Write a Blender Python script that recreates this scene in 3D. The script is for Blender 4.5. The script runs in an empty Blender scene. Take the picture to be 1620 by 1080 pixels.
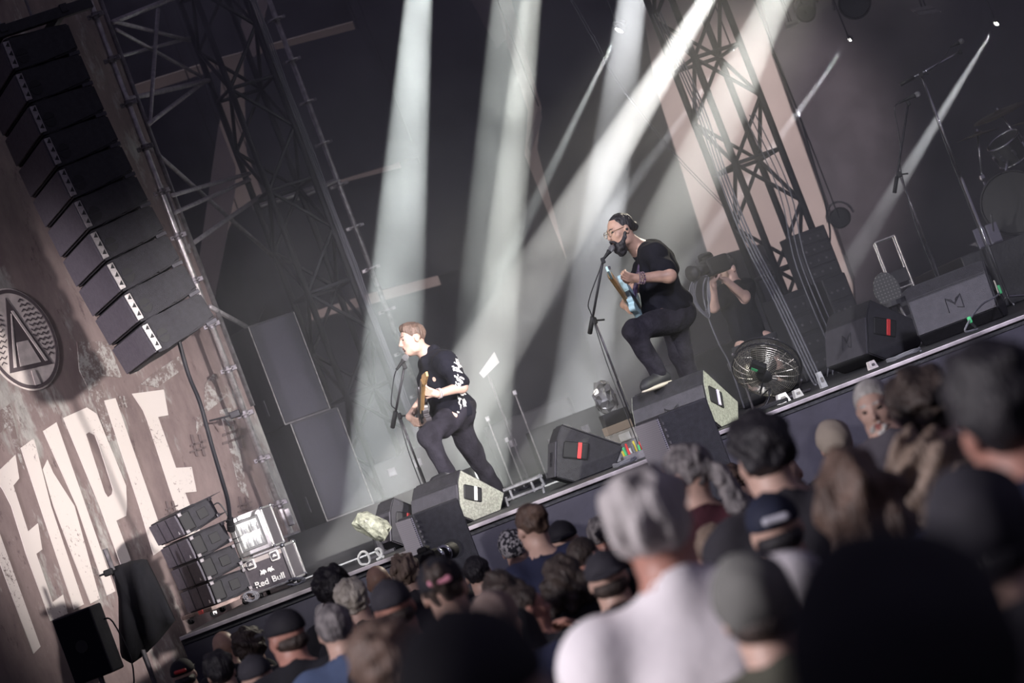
import bpy, bmesh, math, random
import numpy as np
from mathutils import Vector, Matrix
from mathutils.geometry import tessellate_polygon
random.seed(7)
rng = np.random.default_rng(11)
SC = bpy.context.scene
COL = SC.collection
# ------------------------------------------------------------------ camera
F = 3825.0                    # focal length in pixels of the 1620x1080 frame (85 mm on 36 mm)
CAM_H = 1.87
ROLL = math.radians(20.9)
PITCH = math.atan(164 / F)
XA = np.array([1., 0, 0]); UC = np.array([0, -math.sin(PITCH), math.cos(PITCH)])
FW = np.array([0, math.cos(PITCH), math.sin(PITCH)])
RS = math.cos(ROLL) * XA - math.sin(ROLL) * UC
US = math.sin(ROLL) * XA + math.cos(ROLL) * UC
C0 = np.array([0, 0, CAM_H])
def ray(x, y): return FW + (x - 810) / F * RS - (y - 540) / F * US
def P(x, y, Y):                # photo pixel -> point at distance Y
    d = ray(x, y); return Vector(C0 + d * (Y / d[1]))
def G(x, y, z):                # photo pixel -> point on the level z
    d = ray(x, y); return Vector(C0 + d * ((z - CAM_H) / d[2]))
cam = bpy.data.cameras.new('camera'); cam_o = bpy.data.objects.new('camera', cam); COL.objects.link(cam_o)
cam.sensor_width = 36; cam.lens = F / 1620 * 36; cam.clip_end = 200
M = Matrix.Identity(4)
for i in range(3):
    M[i][0] = RS[i]; M[i][1] = US[i]; M[i][2] = -FW[i]; M[i][3] = C0[i]
cam_o.matrix_world = M
cam.dof.use_dof = True; cam.dof.focus_distance = 17.8; cam.dof.aperture_fstop = 2.6
SC.camera = cam_o
# ------------------------------------------------------------------ world, lights, exposure
SC.view_settings.view_transform = 'Standard'; SC.view_settings.look = 'None'
SC.view_settings.gamma = 1; SC.view_settings.use_curve_mapping = False; SC.view_settings.exposure = 0.0
w = bpy.data.worlds.new('dusk_sky'); SC.world = w; w.use_nodes = True
w.node_tree.nodes['Background'].inputs[0].default_value = (0.52, 0.47, 0.70, 1)
w.node_tree.nodes['Background'].inputs[1].default_value = 0.16
SC.cycles.volume_bounces = 0
SC.cycles.max_bounces = 6
SC.cycles.sample_clamp_indirect = 4.0
SC.cycles.use_denoising = True
def spot(name, loc, tgt, power, size_deg, blend=0.3, color=(1, 1, 1), radius=0.1):
    l = bpy.data.lights.new(name, 'SPOT'); o = bpy.data.objects.new(name, l); COL.objects.link(o)
    l.energy = power; l.spot_size = math.radians(size_deg); l.spot_blend = blend; l.color = color; l.shadow_soft_size = radius
    o.location = loc
    o.rotation_euler = (Vector(tgt) - Vector(loc)).to_track_quat('-Z', 'Y').to_euler()
    return o
# unseen spots off frame, placed by how the light falls on each area
spot('wash_banner', (3.0, 12.0, 3.2), (-3.1, 20.3, 2.6), 6500, 29, 0.9, (1, 0.93, 0.9), 0.25)
spot('key_front', (-7.5, 11.0, 6.2), (0.2, 17.9, 2.4), 4300, 31, 0.7, (1, 0.97, 0.95), 0.15)
spot('wash_front', (3.5, 6.0, 7.0), (1.2, 18.5, 1.9), 5000, 36, 0.8, (0.86, 0.84, 1.0), 0.3)
spot('back_warm', (6.0, 25.5, 7.5), (0.4, 17.8, 2.5), 5000, 15, 0.6, (1, 0.92, 0.76), 0.12)
spot('crowd_wash', (-7.0, 2.6, 4.6), (0.5, 7.5, 1.5), 2900, 70, 0.8, (1, 0.93, 0.97), 0.3)
spot('tent_fill', (8.0, 23.5, 8.6), (3.7, 32.0, 4.0), 6000, 25, 0.6, (1, 0.84, 0.81), 0.3)  # added fill that brightens the pale tent wall, no known lamp
for tx, tz, tp in ((0.3, 6.0, 700), (-3.6, 7.0, 900)):
    spot('tent_gap_fill', (tx, 31.6, 1.7), (tx, 32.0, tz), tp, 110, 0.9, (1, 0.84, 0.80), 0.2)  # added fills behind the drapes, standing in for dusk through the canvas
spot('grille_fill', (-8.0, 6.0, 5.0), (-3.7, 18.4, 3.5), 9000, 15, 0.8, (1, 0.9, 0.98), 0.3)  # added fill for the loudspeaker grilles, no known lamp
spot('wedge_fill', (9.0, 12.5, 4.0), (1.35, 17.5, 1.75), 4500, 9, 0.7, (1, 1.0, 0.86), 0.15)  # added narrow spot to brighten the monitor side that the beams would light
# moving heads: beams seen in the haze. (source px, source Y, target px, target Y, spot degrees, power)
BEAMS = [
    ((695, -450), 22.5, (600, 830), 22.0, 6.4, 105000, (0.94, 1.0, 0.97)),
    ((893, -510), 22.0, (745, 900), 22.5, 4.6, 95000, (0.98, 1.0, 0.92)),
    ((880, -900), 22.6, (745, 800), 22.6, 4.6, 80000, (0.95, 1.0, 0.95)),
    ((1080, -595), 24.5, (925, 560), 24.0, 5.0, 110000, (0.97, 0.98, 1.0)),
    ((1248, -213), 21.4, (620, 810), 20.6, 7.2, 58000, (1.0, 0.98, 0.93)),
    ((1403, -391), 21.8, (850, 826), 20.8, 7.6, 40000, (0.97, 0.97, 0.9)),
    ((976, 55), 24.5, (690, 640), 23.5, 4.0, 15000, (0.95, 1.0, 0.97)),
    ((1158, 80), 25.5, (800, 560), 24.0, 4.6, 8000, (0.95, 0.97, 1.0)),
    ((1343, 65), 26.0, (960, 600), 24.5, 4.0, 11000, (0.97, 0.97, 1.0)),
    ((1575, 40), 26.0, (1270, 540), 24.5, 4.6, 11000, (0.97, 0.98, 1.0)),
]
beam_lights = []
for (sp, sy, tp, ty, deg, pw, c) in BEAMS:
    s0, t0 = P(sp[0], sp[1], sy), P(tp[0], tp[1], ty); s0 = s0 + (t0 - s0).normalized() * .10      # in front of its lens
    beam_lights.append(spot('moving_head_beam', s0, t0, pw * 1.8, deg * .9, 0.2, c, 0.02))

# ------------------------------------------------------------------ materials
MATS = {}
def mat(name, col, rough=0.6, metal=0.0, var=0.0, scale=8.0, bump=0.0, bscale=60.0, col2=None, emit=None, alpha=None, stretch=None, spec=0.5, detail=4.0, contrast=None, trans=0.0):
    if name in MATS: return MATS[name]
    m = bpy.data.materials.new(name); m.use_nodes = True; nt = m.node_tree; n = nt.nodes; L = nt.links
    b = n['Principled BSDF']
    b.inputs['Roughness'].default_value = rough; b.inputs['Metallic'].default_value = metal
    b.inputs['Specular IOR Level'].default_value = spec
    c4 = (*col, 1)
    b.inputs['Base Color'].default_value = c4
    tc = n.new('ShaderNodeTexCoord'); mp = n.new('ShaderNodeMapping'); L.new(tc.outputs['Object'], mp.inputs['Vector'])
    if stretch: mp.inputs['Scale'].default_value = stretch
    if var > 0 or col2:
        t = n.new('ShaderNodeTexNoise'); t.inputs['Scale'].default_value = scale; t.inputs['Detail'].default_value = detail
        L.new(mp.outputs['Vector'], t.inputs['Vector'])
        r = n.new('ShaderNodeValToRGB')
        lo, hi = contrast or (0.35, 0.68)
        r.color_ramp.elements[0].position = lo; r.color_ramp.elements[1].position = hi
        r.color_ramp.elements[0].color = c4 if col2 else (*[x * (1 - var) for x in col], 1)
        r.color_ramp.elements[1].color = (*col2, 1) if col2 else (*[min(1, x * (1 + var)) for x in col], 1)
        L.new(t.outputs['Fac'], r.inputs['Fac']); L.new(r.outputs['Color'], b.inputs['Base Color'])
    if bump > 0:
        t2 = n.new('ShaderNodeTexNoise'); t2.inputs['Scale'].default_value = bscale; t2.inputs['Detail'].default_value = 3
        L.new(mp.outputs['Vector'], t2.inputs['Vector'])
        bp = n.new('ShaderNodeBump'); bp.inputs['Strength'].default_value = bump; bp.inputs['Distance'].default_value = 0.02
        L.new(t2.outputs['Fac'], bp.inputs['Height']); L.new(bp.outputs['Normal'], b.inputs['Normal'])
    if emit:
        b.inputs['Emission Color'].default_value = (*emit[0], 1); b.inputs['Emission Strength'].default_value = emit[1]
    if trans: b.inputs['Transmission Weight'].default_value = trans
    if alpha is not None: b.inputs['Alpha'].default_value = alpha
    MATS[name] = m
    return m
def perf(name, col, hole, scale):       # perforated / woven metal grille
    if name in MATS: return MATS[name]
    m = mat(name, col, 0.5, 0.3); nt = m.node_tree; n = nt.nodes; L = nt.links; b = n['Principled BSDF']
    tc = n.new('ShaderNodeTexCoord'); v = n.new('ShaderNodeTexVoronoi'); v.inputs['Scale'].default_value = scale; v.inputs['Randomness'].default_value = 0.0
    L.new(tc.outputs['Object'], v.inputs['Vector'])
    r = n.new('ShaderNodeValToRGB'); r.color_ramp.elements[0].position = 0.3; r.color_ramp.elements[1].position = 0.42
    r.color_ramp.elements[0].color = (*hole, 1); r.color_ramp.elements[1].color = (*col, 1)
    L.new(v.outputs['Distance'], r.inputs['Fac']); L.new(r.outputs['Color'], b.inputs['Base Color'])
    return m
BLACK = mat('black_paint', (0.018, 0.017, 0.022), 0.55, var=0.3, scale=14, bump=0.15, bscale=120)
CAB = mat('cabinet_texture_paint', (0.022, 0.021, 0.027), 0.6, var=0.25, scale=25, bump=0.4, bscale=220)
CAB_GREY = mat('cabinet_grey_paint', (0.055, 0.052, 0.065), 0.55, var=0.15, scale=20, bump=0.3, bscale=220)
GRILLE = mat('grille_foam', (0.11, 0.10, 0.12), 0.7, var=0.12, scale=40, bump=0.35, bscale=300)
STEEL = mat('galvanised_steel', (0.42, 0.40, 0.40), 0.38, 0.8, var=0.3, scale=20)
STEEL_D = mat('dull_steel', (0.16, 0.15, 0.16), 0.5, 0.6, var=0.3, scale=20)
TRUSS = mat('black_truss_paint', (0.02, 0.02, 0.026), 0.5, 0.2, var=0.3, scale=10)
ALU = mat('bright_aluminium', (0.72, 0.71, 0.7), 0.3, 0.85, var=0.12, scale=30)
CHROME = mat('chrome', (0.8, 0.8, 0.82), 0.12, 1.0)
RUBBER = mat('black_rubber', (0.012, 0.012, 0.014), 0.7)
CABLE = mat('cable_jacket', (0.015, 0.015, 0.02), 0.5)
CABLE_G = mat('grey_cable_jacket', (0.16, 0.16, 0.18), 0.5)
WHITE = mat('white_print', (0.75, 0.74, 0.72), 0.6, var=0.08, scale=30)
RED = mat('red_plastic', (0.65, 0.05, 0.05), 0.45)
GREEN = mat('green_tape', (0.08, 0.55, 0.2), 0.5)
# ------------------------------------------------------------------ object helpers
def link(o, parent=None, name=None):
    COL.objects.link(o)
    if parent is not None: o.parent = parent
    return o
def mesh_obj(name, bm, m, parent=None, smooth=False, loc=None):
    me = bpy.data.meshes.new(name)
    if loc is not None: bmesh.ops.translate(bm, verts=bm.verts, vec=-Vector(loc))
    bmesh.ops.recalc_face_normals(bm, faces=bm.faces)
    if smooth:
        for f in bm.faces: f.smooth = True
    bm.to_mesh(me); bm.free()
    for x in (m if isinstance(m, (list, tuple)) else [m]): me.materials.append(x)
    o = bpy.data.objects.new(name, me); link(o, parent)
    if loc is not None: o.location = loc
    return o
def thing(name, label, cat, loc=(0, 0, 0), rot=None, group=None):
    o = bpy.data.objects.new(name, None); COL.objects.link(o); o.empty_display_size = 0.1
    if isinstance(rot, Matrix): o.matrix_world = Matrix.Translation(loc) @ rot.to_4x4()
    else:
        o.location = loc
        if rot is not None: o.rotation_euler = (0, 0, rot)
    return tag(o, label, cat, group)
def tag(o, label, cat, group=None):
    o['label'] = label; o['category'] = cat
    if group: o['group'] = group
    return o
def struct(o, label=None):
    o['kind'] = 'structure'
    if label: o['label'] = label
    return o
def box(bm, c, s, R=None, bev=0.0, taper=None):
    c = Vector(c); vs = []
    for z in (-.5, .5):
        for y in (-.5, .5):
            for x in (-.5, .5):
                k = 1.0
                v = Vector((x * s[0], y * s[1], z * s[2]))
                if taper and z > 0: v.x *= taper[0]; v.y *= taper[1]
                if R is not None: v = R @ v
                vs.append(bm.verts.new(c + v))
    fs = [(0, 1, 3, 2), (4, 6, 7, 5), (0, 4, 5, 1), (2, 3, 7, 6), (0, 2, 6, 4), (1, 5, 7, 3)]
    faces = [bm.faces.new([vs[i] for i in f]) for f in fs]
    if bev > 0:
        es = list({e for f in faces for e in f.edges})
        bmesh.ops.bevel(bm, geom=es, offset=bev, segments=2, affect='EDGES', profile=0.5)
    return vs
def tube(bm, a, b, r, n=8, r2=None, cap=True):
    a = Vector(a); b = Vector(b); d = (b - a)
    if d.length < 1e-6: return
    q = d.to_track_quat('Z', 'X'); r2 = r if r2 is None else r2
    ra = []; rb = []
    for i in range(n):
        t = 2 * math.pi * i / n; u = Vector((math.cos(t), math.sin(t), 0))
        ra.append(bm.verts.new(a + q @ (u * r))); rb.append(bm.verts.new(b + q @ (u * r2)))
    for i in range(n):
        bm.faces.new([ra[i], ra[(i + 1) % n], rb[(i + 1) % n], rb[i]])
    if cap: bm.faces.new(ra[::-1]); bm.faces.new(rb)
def path(bm, pts, r, n=6):
    for a, b in zip(pts[:-1], pts[1:]): tube(bm, a, b, r, n)
def sweep(bm, pts, r, n=7):           # one continuous swept tube
    pts = [Vector(p) for p in pts]; rings = []
    up = Vector((0.13, 0.21, 0.97))
    for i, p in enumerate(pts):
        d = (pts[min(i + 1, len(pts) - 1)] - pts[max(i - 1, 0)]).normalized()
        s = d.cross(up);
        if s.length < 1e-3: s = d.cross(Vector((1, 0, 0)))
        s.normalize(); t = s.cross(d)
        rr = r[i] if isinstance(r, (list, tuple)) else r
        rings.append([bm.verts.new(p + (s * math.cos(2 * math.pi * k / n) + t * math.sin(2 * math.pi * k / n)) * rr) for k in range(n)])
    for A, B in zip(rings[:-1], rings[1:]):
        for k in range(n): bm.faces.new([A[k], A[(k + 1) % n], B[(k + 1) % n], B[k]])
    bm.faces.new(rings[0][::-1]); bm.faces.new(rings[-1])
def smooth_pts(pts, k=4):             # Catmull-Rom
    pts = [Vector(p) for p in pts]; out = []
    for i in range(len(pts) - 1):
        p0 = pts[max(i - 1, 0)]; p1 = pts[i]; p2 = pts[i + 1]; p3 = pts[min(i + 2, len(pts) - 1)]
        for j in range(k):
            t = j / k
            out.append(0.5 * ((2 * p1) + (p2 - p0) * t + (2 * p0 - 5 * p1 + 4 * p2 - p3) * t * t + (-p0 + 3 * p1 - 3 * p2 + p3) * t ** 3))
    out.append(pts[-1]); return out
def lathe(bm, prof, n=24, Mx=None):   # prof: (radius, z)
    Mx = Mx or Matrix.Identity(4); rings = []
    for r, z in prof:
        rings.append([bm.verts.new(Mx @ Vector((r * math.cos(2 * math.pi * k / n), r * math.sin(2 * math.pi * k / n), z))) for k in range(n)])
    for A, B in zip(rings[:-1], rings[1:]):
        for k in range(n): bm.faces.new([A[k], A[(k + 1) % n], B[(k + 1) % n], B[k]])
    if prof[0][0] > 1e-5: bm.faces.new(rings[0][::-1])
    if prof[-1][0] > 1e-5: bm.faces.new(rings[-1])
    bmesh.ops.remove_doubles(bm, verts=bm.verts, dist=1e-6)
def prism(bm, poly, off):             # closed polygon of 3D points extruded by vector off
    poly = [Vector(p) for p in poly]; off = Vector(off)
    a = [bm.verts.new(p) for p in poly]; b = [bm.verts.new(p + off) for p in poly]
    n = len(a)
    if n <= 4: bm.faces.new(a); bm.faces.new(b[::-1])
    else:                             # concave outlines
        for t in tessellate_polygon([poly]):
            bm.faces.new([a[i] for i in t]); bm.faces.new([b[i] for i in t[::-1]])
    for i in range(n): bm.faces.new([a[i], b[i], b[(i + 1) % n], a[(i + 1) % n]])
def one(fn, *a, **k):
    bm = bmesh.new(); fn(bm, *a, **k); return bm
def RZ(a): return Matrix.Rotation(a, 3, 'Z')
def frame(xa, za):                    # rotation whose local X, Z follow the given directions
    za = Vector(za).normalized(); xa = Vector(xa); xa = (xa - za * xa.dot(za)).normalized(); ya = za.cross(xa)
    R = Matrix.Identity(3)
    for i in range(3): R[i][0] = xa[i]; R[i][1] = ya[i]; R[i][2] = za[i]
    return R
def copy_tree(o, parent=None):
    c = o.copy(); COL.objects.link(c); c.parent = parent
    for ch in o.children: copy_tree(ch, c)
    return c
DECK = 1.5
# ------------------------------------------------------------------ the setting
GROUND = mat('trodden_asphalt', (0.03, 0.028, 0.032), 0.85, var=0.4, scale=3, bump=0.4, bscale=30)
DECKM = mat('stage_deck_ply', (0.02, 0.02, 0.024), 0.5, var=0.4, scale=4, bump=0.2, bscale=40)
FASCIA = mat('stage_skirt_cloth', (0.045, 0.042, 0.06), 0.8, var=0.15, scale=5, bump=0.1, bscale=30)
CANVAS = mat('white_tent_canvas', (0.5, 0.44, 0.43), 0.8, var=0.06, scale=2)
DRAPE = mat('black_molton_drape', (0.075, 0.071, 0.088), 0.9, var=0.2, scale=2.5, bump=0.15, bscale=8)
struct(mesh_obj('floor', one(box, (0, 20, -0.05), (60, 60, 0.1)), GROUND))
EDGE = 16.6
deck = struct(mesh_obj('stage_deck', one(box, (3.1, 26.5, DECK - 0.03), (11.9, 19.8, 0.06)), DECKM))
struct(mesh_obj('wall_front', one(box, (3.1, EDGE + 0.03, 0.73), (11.9, 0.04, 1.46)), FASCIA))
bm = bmesh.new(); box(bm, (3.1, EDGE - 0.012, DECK - 0.012), (11.9, 0.03, 0.028), bev=0.004)
struct(mesh_obj('trim_1', bm, mat('edge_strip_aluminium', (0.5, 0.45, 0.47), 0.4, 0.6, var=0.25, scale=9)))
# side riser behind the flight cases: carries the side-fill stack and the scaffold
RISER = DECK + 0.38
struct(mesh_obj('stage_riser', one(box, (-1.585, 24.65, DECK + 0.19), (1.67, 7.5, 0.38)), mat('riser_panel', (0.022, 0.022, 0.024), 0.45, var=0.3, scale=3)), 'low black riser carrying the side-fill speakers')
# tent wall far behind
struct(mesh_obj('wall_back', one(box, (4, 32.0, 6), (34, 0.05, 12)), CANVAS))

# ---- banner wall at the left
WN = Vector((0.877, -0.48, 0)); WD = Vector((0.48, 0.877, 0)); W0 = P(300, 700, 21)
def WP(x, y, lift=0.0):
    d = Vector(ray(x, y)); o = Vector(C0); p0 = W0 + WN * lift
    return o + d * ((p0 - o).dot(WN) / d.dot(WN))
def banner_mat():
    m = bpy.data.materials.new('weathered_banner_print'); m.use_nodes = True; nt = m.node_tree; n = nt.nodes; L = nt.links; b = n['Principled BSDF']
    b.inputs['Roughness'].default_value = 0.85
    tc = n.new('ShaderNodeTexCoord'); mp = n.new('ShaderNodeMapping'); L.new(tc.outputs['Object'], mp.inputs['Vector'])
    mp.inputs['Scale'].default_value = (1.0, 1.0, 0.45)
    def noise(s, d=5, rough=0.6):
        t = n.new('ShaderNodeTexNoise'); t.inputs['Scale'].default_value = s; t.inputs['Detail'].default_value = d; t.inputs['Roughness'].default_value = rough
        L.new(mp.outputs['Vector'], t.inputs['Vector']); return t.outputs['Fac']
    def ramp(src, lo, hi, a=(0, 0, 0, 1), c=(1, 1, 1, 1)):
        r = n.new('ShaderNodeValToRGB'); r.color_ramp.elements[0].position = lo; r.color_ramp.elements[1].position = hi
        r.color_ramp.elements[0].color = a; r.color_ramp.elements[1].color = c; L.new(src, r.inputs['Fac']); return r.outputs['Color']
    def mix(f, a, c):
        x = n.new('ShaderNodeMix'); x.data_type = 'RGBA'
        L.new(f, x.inputs[0]); L.new(a, x.inputs[6]); L.new(c, x.inputs[7]); return x.outputs[2]
    base = ramp(noise(3.0, 8, 0.7), 0.3, 0.7, (0.13, 0.095, 0.095, 1), (0.24, 0.185, 0.175, 1))
    grey = ramp(noise(9.0, 6, 0.75), 0.3, 0.7, (0.2, 0.19, 0.18, 1), (0.40, 0.38, 0.355, 1))
    f1 = ramp(noise(1.3, 6, 0.72), 0.54, 0.60)
    c1 = mix(f1, base, grey)
    rn = n.new('ShaderNodeRGB'); rn.outputs[0].default_value = (0.085, 0.06, 0.062, 1)
    c2 = mix(ramp(noise(5.5, 9, 0.8), 0.58, 0.66), c1, rn.outputs[0])
    rw = n.new('ShaderNodeRGB'); rw.outputs[0].default_value = (0.42, 0.40, 0.375, 1)
    c3 = mix(ramp(noise(16, 8, 0.85), 0.64, 0.69), c2, rw.outputs[0])
    L.new(c3, b.inputs['Base Color']); return m
BANNER = banner_mat()
wa = W0 - WD * 4.2; wb = W0 + WD * 1.1
bm = bmesh.new()
prism(bm, [Vector((wa.x, wa.y, 0)), Vector((wb.x, wb.y, 0)), Vector((wb.x, wb.y, 9)), Vector((wa.x, wa.y, 9))], -WN * 0.06)
wall = struct(mesh_obj('wall_left', bm, BANNER, loc=Vector((W0.x, W0.y, 0))), 'big weathered brown side banner printed with TEMPLE and a round emblem')
def speckled(name, col, dark, lo, hi, sc=30):
    m = mat(name, col, 0.8); nt = m.node_tree; n = nt.nodes; L = nt.links; b = n['Principled BSDF']
    tc = n.new('ShaderNodeTexCoord'); t = n.new('ShaderNodeTexNoise'); t.inputs['Scale'].default_value = sc; t.inputs['Detail'].default_value = 6; t.inputs['Roughness'].default_value = 0.8
    t2 = n.new('ShaderNodeTexNoise'); t2.inputs['Scale'].default_value = 2.2; t2.inputs['Detail'].default_value = 2
    L.new(tc.outputs['Object'], t.inputs['Vector']); L.new(tc.outputs['Object'], t2.inputs['Vector'])
    ad = n.new('ShaderNodeMath'); ad.operation = 'MULTIPLY_ADD'; ad.inputs[1].default_value = 0.45; L.new(t2.outputs['Fac'], ad.inputs[0]); L.new(t.outputs['Fac'], ad.inputs[2])
    r = n.new('ShaderNodeValToRGB'); r.color_ramp.elements[0].position = lo; r.color_ramp.elements[1].position = hi
    r.color_ramp.elements[0].color = (*col, 1); r.color_ramp.elements[1].color = (*dark, 1)
    L.new(ad.outputs[0], r.inputs['Fac']); L.new(r.outputs['Color'], b.inputs['Base Color']); return m
LETTER = speckled('cream_letter_print', (0.60, 0.545, 0.51), (0.17, 0.13, 0.125), 0.86, 0.90)
def A(x, y): return (x / 3.857, 540 + y / 3.857)
def B(x, y): return (x / 3.857, 800 + y / 3.857)
LET = {
 'T': [[B(-60, 180), B(0, 170), B(100, 450), B(248, 858), B(205, 902), B(0, 345), B(-60, 200)]],
 'E': [[A(-40, 820), A(95, 690), A(118, 835), A(82, 878), B(172, 155), B(232, 105), B(258, 265), B(222, 292), B(322, 587), B(385, 540), B(415, 655), B(310, 702), B(160, 290), B(70, 0), A(20, 905)]],
 'M': [[A(128, 648), A(207, 590), B(312, 0), B(512, 600), B(455, 630), B(245, 0)],
       [A(262, 780), A(290, 720), A(325, 800), B(455, 0), B(610, 565), B(555, 595), B(328, 0)],
       [A(265, 545), A(345, 492), B(545, 60), B(705, 520), B(655, 545), B(470, 0)]],
 'L': [[A(637, 360), A(705, 345), B(965, 90), B(1010, 250), B(940, 300), B(850, 0)]],
 'e': [[A(808, 318), A(1000, 293), A(1028, 450), A(965, 460), A(1075, 770), A(1170, 765), A(1200, 915), A(1130, 922), B(1240, 200), B(1160, 240), B(1090, 60), A(900, 480), A(875, 420)]],
}
def flat(polys, name, m, parent, lift=0.012, th=0.008, fn=None):
    bm = bmesh.new(); fn = fn or WP
    for pl in polys:
        prism(bm, [fn(*p, lift) for p in pl], -WN * th)
    bmesh.ops.translate(bm, verts=bm.verts, vec=-Vector((W0.x, W0.y, 0)))
    return mesh_obj(name, bm, m, parent)
for k in ('T', 'E', 'M', 'L', 'e'):
    flat(LET[k], 'letter', LETTER, wall)
# P with its counter: two strips so the hole stays open
PO = [A(388, 465), A(530, 402), A(590, 440), A(640, 560), A(770, 880), A(775, 1003), B(770, 60), B(710, 90), B(800, 330), B(740, 362), B(610, 0)]
flat([[A(388, 465), A(530, 402), A(590, 440), A(580, 570), A(545, 552), A(525, 565), A(640, 920), A(660, 950), B(710, 90), B(800, 330), B(740, 362), B(610, 0)],
      [A(590, 440), A(640, 560), A(770, 880), A(775, 1003), B(770, 60), B(710, 90), A(660, 950), A(685, 930), A(690, 900), A(610, 650), A(580, 570)]], 'letter', LETTER, wall)
# loose paint marks of the print
PAINT = speckled('grey_paint_swipe', (0.36, 0.345, 0.325), (0.16, 0.12, 0.115), 0.66, 0.76, 14)
sw = [[A(470, 0), A(660, 0), A(745, 220), A(600, 205), A(640, 330), A(720, 600), A(665, 615), A(560, 330), A(485, 175)],
      [A(1250, 260), A(1310, 190), A(1390, 330), A(1250, 440)], [A(1340, 420), A(1420, 395), A(1470, 700), A(1520, 960), A(1460, 900), A(1400, 640)],
      [A(940, 190), A(1090, 90), A(1130, 160), A(960, 280), A(860, 260)], [A(1200, 560), A(1260, 470), A(1200, 460)],
      [A(0, 420), A(60, 380), A(150, 780), A(120, 720), A(50, 510), A(0, 560)]]
flat(sw, 'paint_mark', PAINT, wall, 0.008, 0.006)
DARKP = mat('dark_stencil_print', (0.13, 0.1, 0.1), 0.85)
def hashmark(cx, cy, s):
    out = []
    for k in (-1, 1):
        out.append([(cx + k * s * .35 - s * .12 - s * .25, cy - s), (cx + k * s * .35 + s * .12 - s * .25, cy - s), (cx + k * s * .35 + s * .12 + s * .25, cy + s), (cx + k * s * .35 - s * .12 + s * .25, cy + s)])
        out.append([(cx - s * .75, cy + k * s * .3 + s * .25), (cx + s * .75, cy + k * s * .3 - s * .25), (cx + s * .75, cy + k * s * .3 - s * .05), (cx - s * .75, cy + k * s * .3 + s * .45)])
    return out
for cx, cy, s in ((314, 704, 17), (369, 687, 22), (388, 800, 15), (272, 805, 13)):
    flat(hashmark(cx, cy, s), 'stencil_mark', DARKP, wall, 0.014, 0.006)
flat(hashmark(195, 635, 9), 'stencil_mark', PAINT, wall, 0.014, 0.006)
# round emblem
ec = WP(31, 537); ER = 0.44
def EP(s, z, lift=0.0): return Vector((ec.x, ec.y, 0)) + WD * (s * ER) + Vector((0, 0, ec.z + z * ER)) + WN * lift
def disc(r, n=48): return [(r * math.cos(2 * math.pi * i / n), r * math.sin(2 * math.pi * i / n)) for i in range(n)]
EMC = mat('emblem_cream_print', (0.66, 0.59, 0.55), 0.85, var=0.15, scale=12); EMD = mat('emblem_dark_print', (0.09, 0.07, 0.075), 0.85)
emb = flat([disc(1.0)], 'emblem', EMC, wall, 0.010, 0.008, EP)
ring = bmesh.new(); n = 56
for i in range(n):
    a0, a1 = 2 * math.pi * i / n, 2 * math.pi * (i + 1) / n
    prism(ring, [EP(.97 * math.cos(a0), .97 * math.sin(a0), .016), EP(.97 * math.cos(a1), .97 * math.sin(a1), .016), EP(.90 * math.cos(a1), .90 * math.sin(a1), .016), EP(.90 * math.cos(a0), .90 * math.sin(a0), .016)], -WN * .004)
bmesh.ops.translate(ring, verts=ring.verts, vec=-Vector((W0.x, W0.y, 0)))
mesh_obj('emblem_ring', ring, EMD, emb)
zz = []
for k in range(-9, 10):                # chevron waves left and right of the temple
    for sd in (-1, 1):
        y0 = k * 0.1
        pts = [(sd * (0.30 + j * 0.075), y0 + (0.045 if j % 2 else -0.0)) for j in range(9)]
        for (ax, ay), (bx, by) in zip(pts[:-1], pts[1:]):
            if bx * bx + max(abs(ay), abs(by)) ** 2 < .80 and not (ay < .55 and abs(ax) < .62 * (0.75 - ay) / 1.4 + 0.06):
                zz.append([(ax, ay - .011), (bx, by - .011), (bx, by + .011), (ax, ay + .011)])
flat(zz, 'emblem_waves', EMD, emb, 0.015, 0.004, EP)
flat([[(0, .82), (.62, -.58), (-.62, -.58)]], 'emblem_temple', EMD, emb, 0.016, 0.004, EP)
flat([[(0, .55), (.07, .55), (.50, -.50), (.43, -.50)], [(-.03, .5), (.0, .5), (-.40, -.50), (-.48, -.50)], [(-.16, -.05), (.16, -.05), (.30, -.50), (-.30, -.50)], [(-.05, -.62), (.05, -.62), (.08, -.9), (-.08, -.9)]], 'emblem_steps', EMC, emb, 0.020, 0.004, EP)

# ---- black masking drapes in front of the tent wall: (pixel outline, distance)
DRAPES = []
def drape(poly, Y, label, th=0.05):
    bm = bmesh.new(); prism(bm, [P(x, y, Y) for x, y in poly], (0, th, 0))
    b = P(*poly[-1], Y)
    o = mesh_obj('masking_drape', bm, DRAPE, loc=b); tag(o, label, 'drape', 'black masking drapes'); DRAPES.append((o, [P(*poly[0], Y + .02), P(*poly[1], Y + .02)])); return o
drape([(90, -120), (520, -250), (570, 30), (345, 92), (130, 160)], 31.0, 'black masking drape hung highest beside the truss tower by the scaffold')
drape([(140, 176), (350, 108), (348, 190), (300, 520), (310, 700), (260, 700)], 30.6, 'black masking drape between the banner and the slanting canvas band')
drape([(385, 92), (567, 45), (663, 247), (540, 283), (420, 320), (390, 240)], 30.2, 'black masking drape with the reddish sheen above the striped gaps')
drape([(376, 330), (664, 258), (735, 424), (590, 462), (470, 500), (420, 480), (330, 690), (300, 560), (345, 400)], 30.4, 'black masking drape behind the thin scaffold pole and truss tower')
drape([(480, 510), (735, 440), (860, 740), (900, 960), (560, 1020)], 30.8, 'black masking drape behind the guitarist in the open shirt')
drape([(480, -200), (730, -160), (835, 175), (830, 245), (900, 420), (1000, 690), (1010, 900), (880, 900), (690, 430)], 30.6, 'black masking drape hanging between the two upright light beams')
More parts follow.
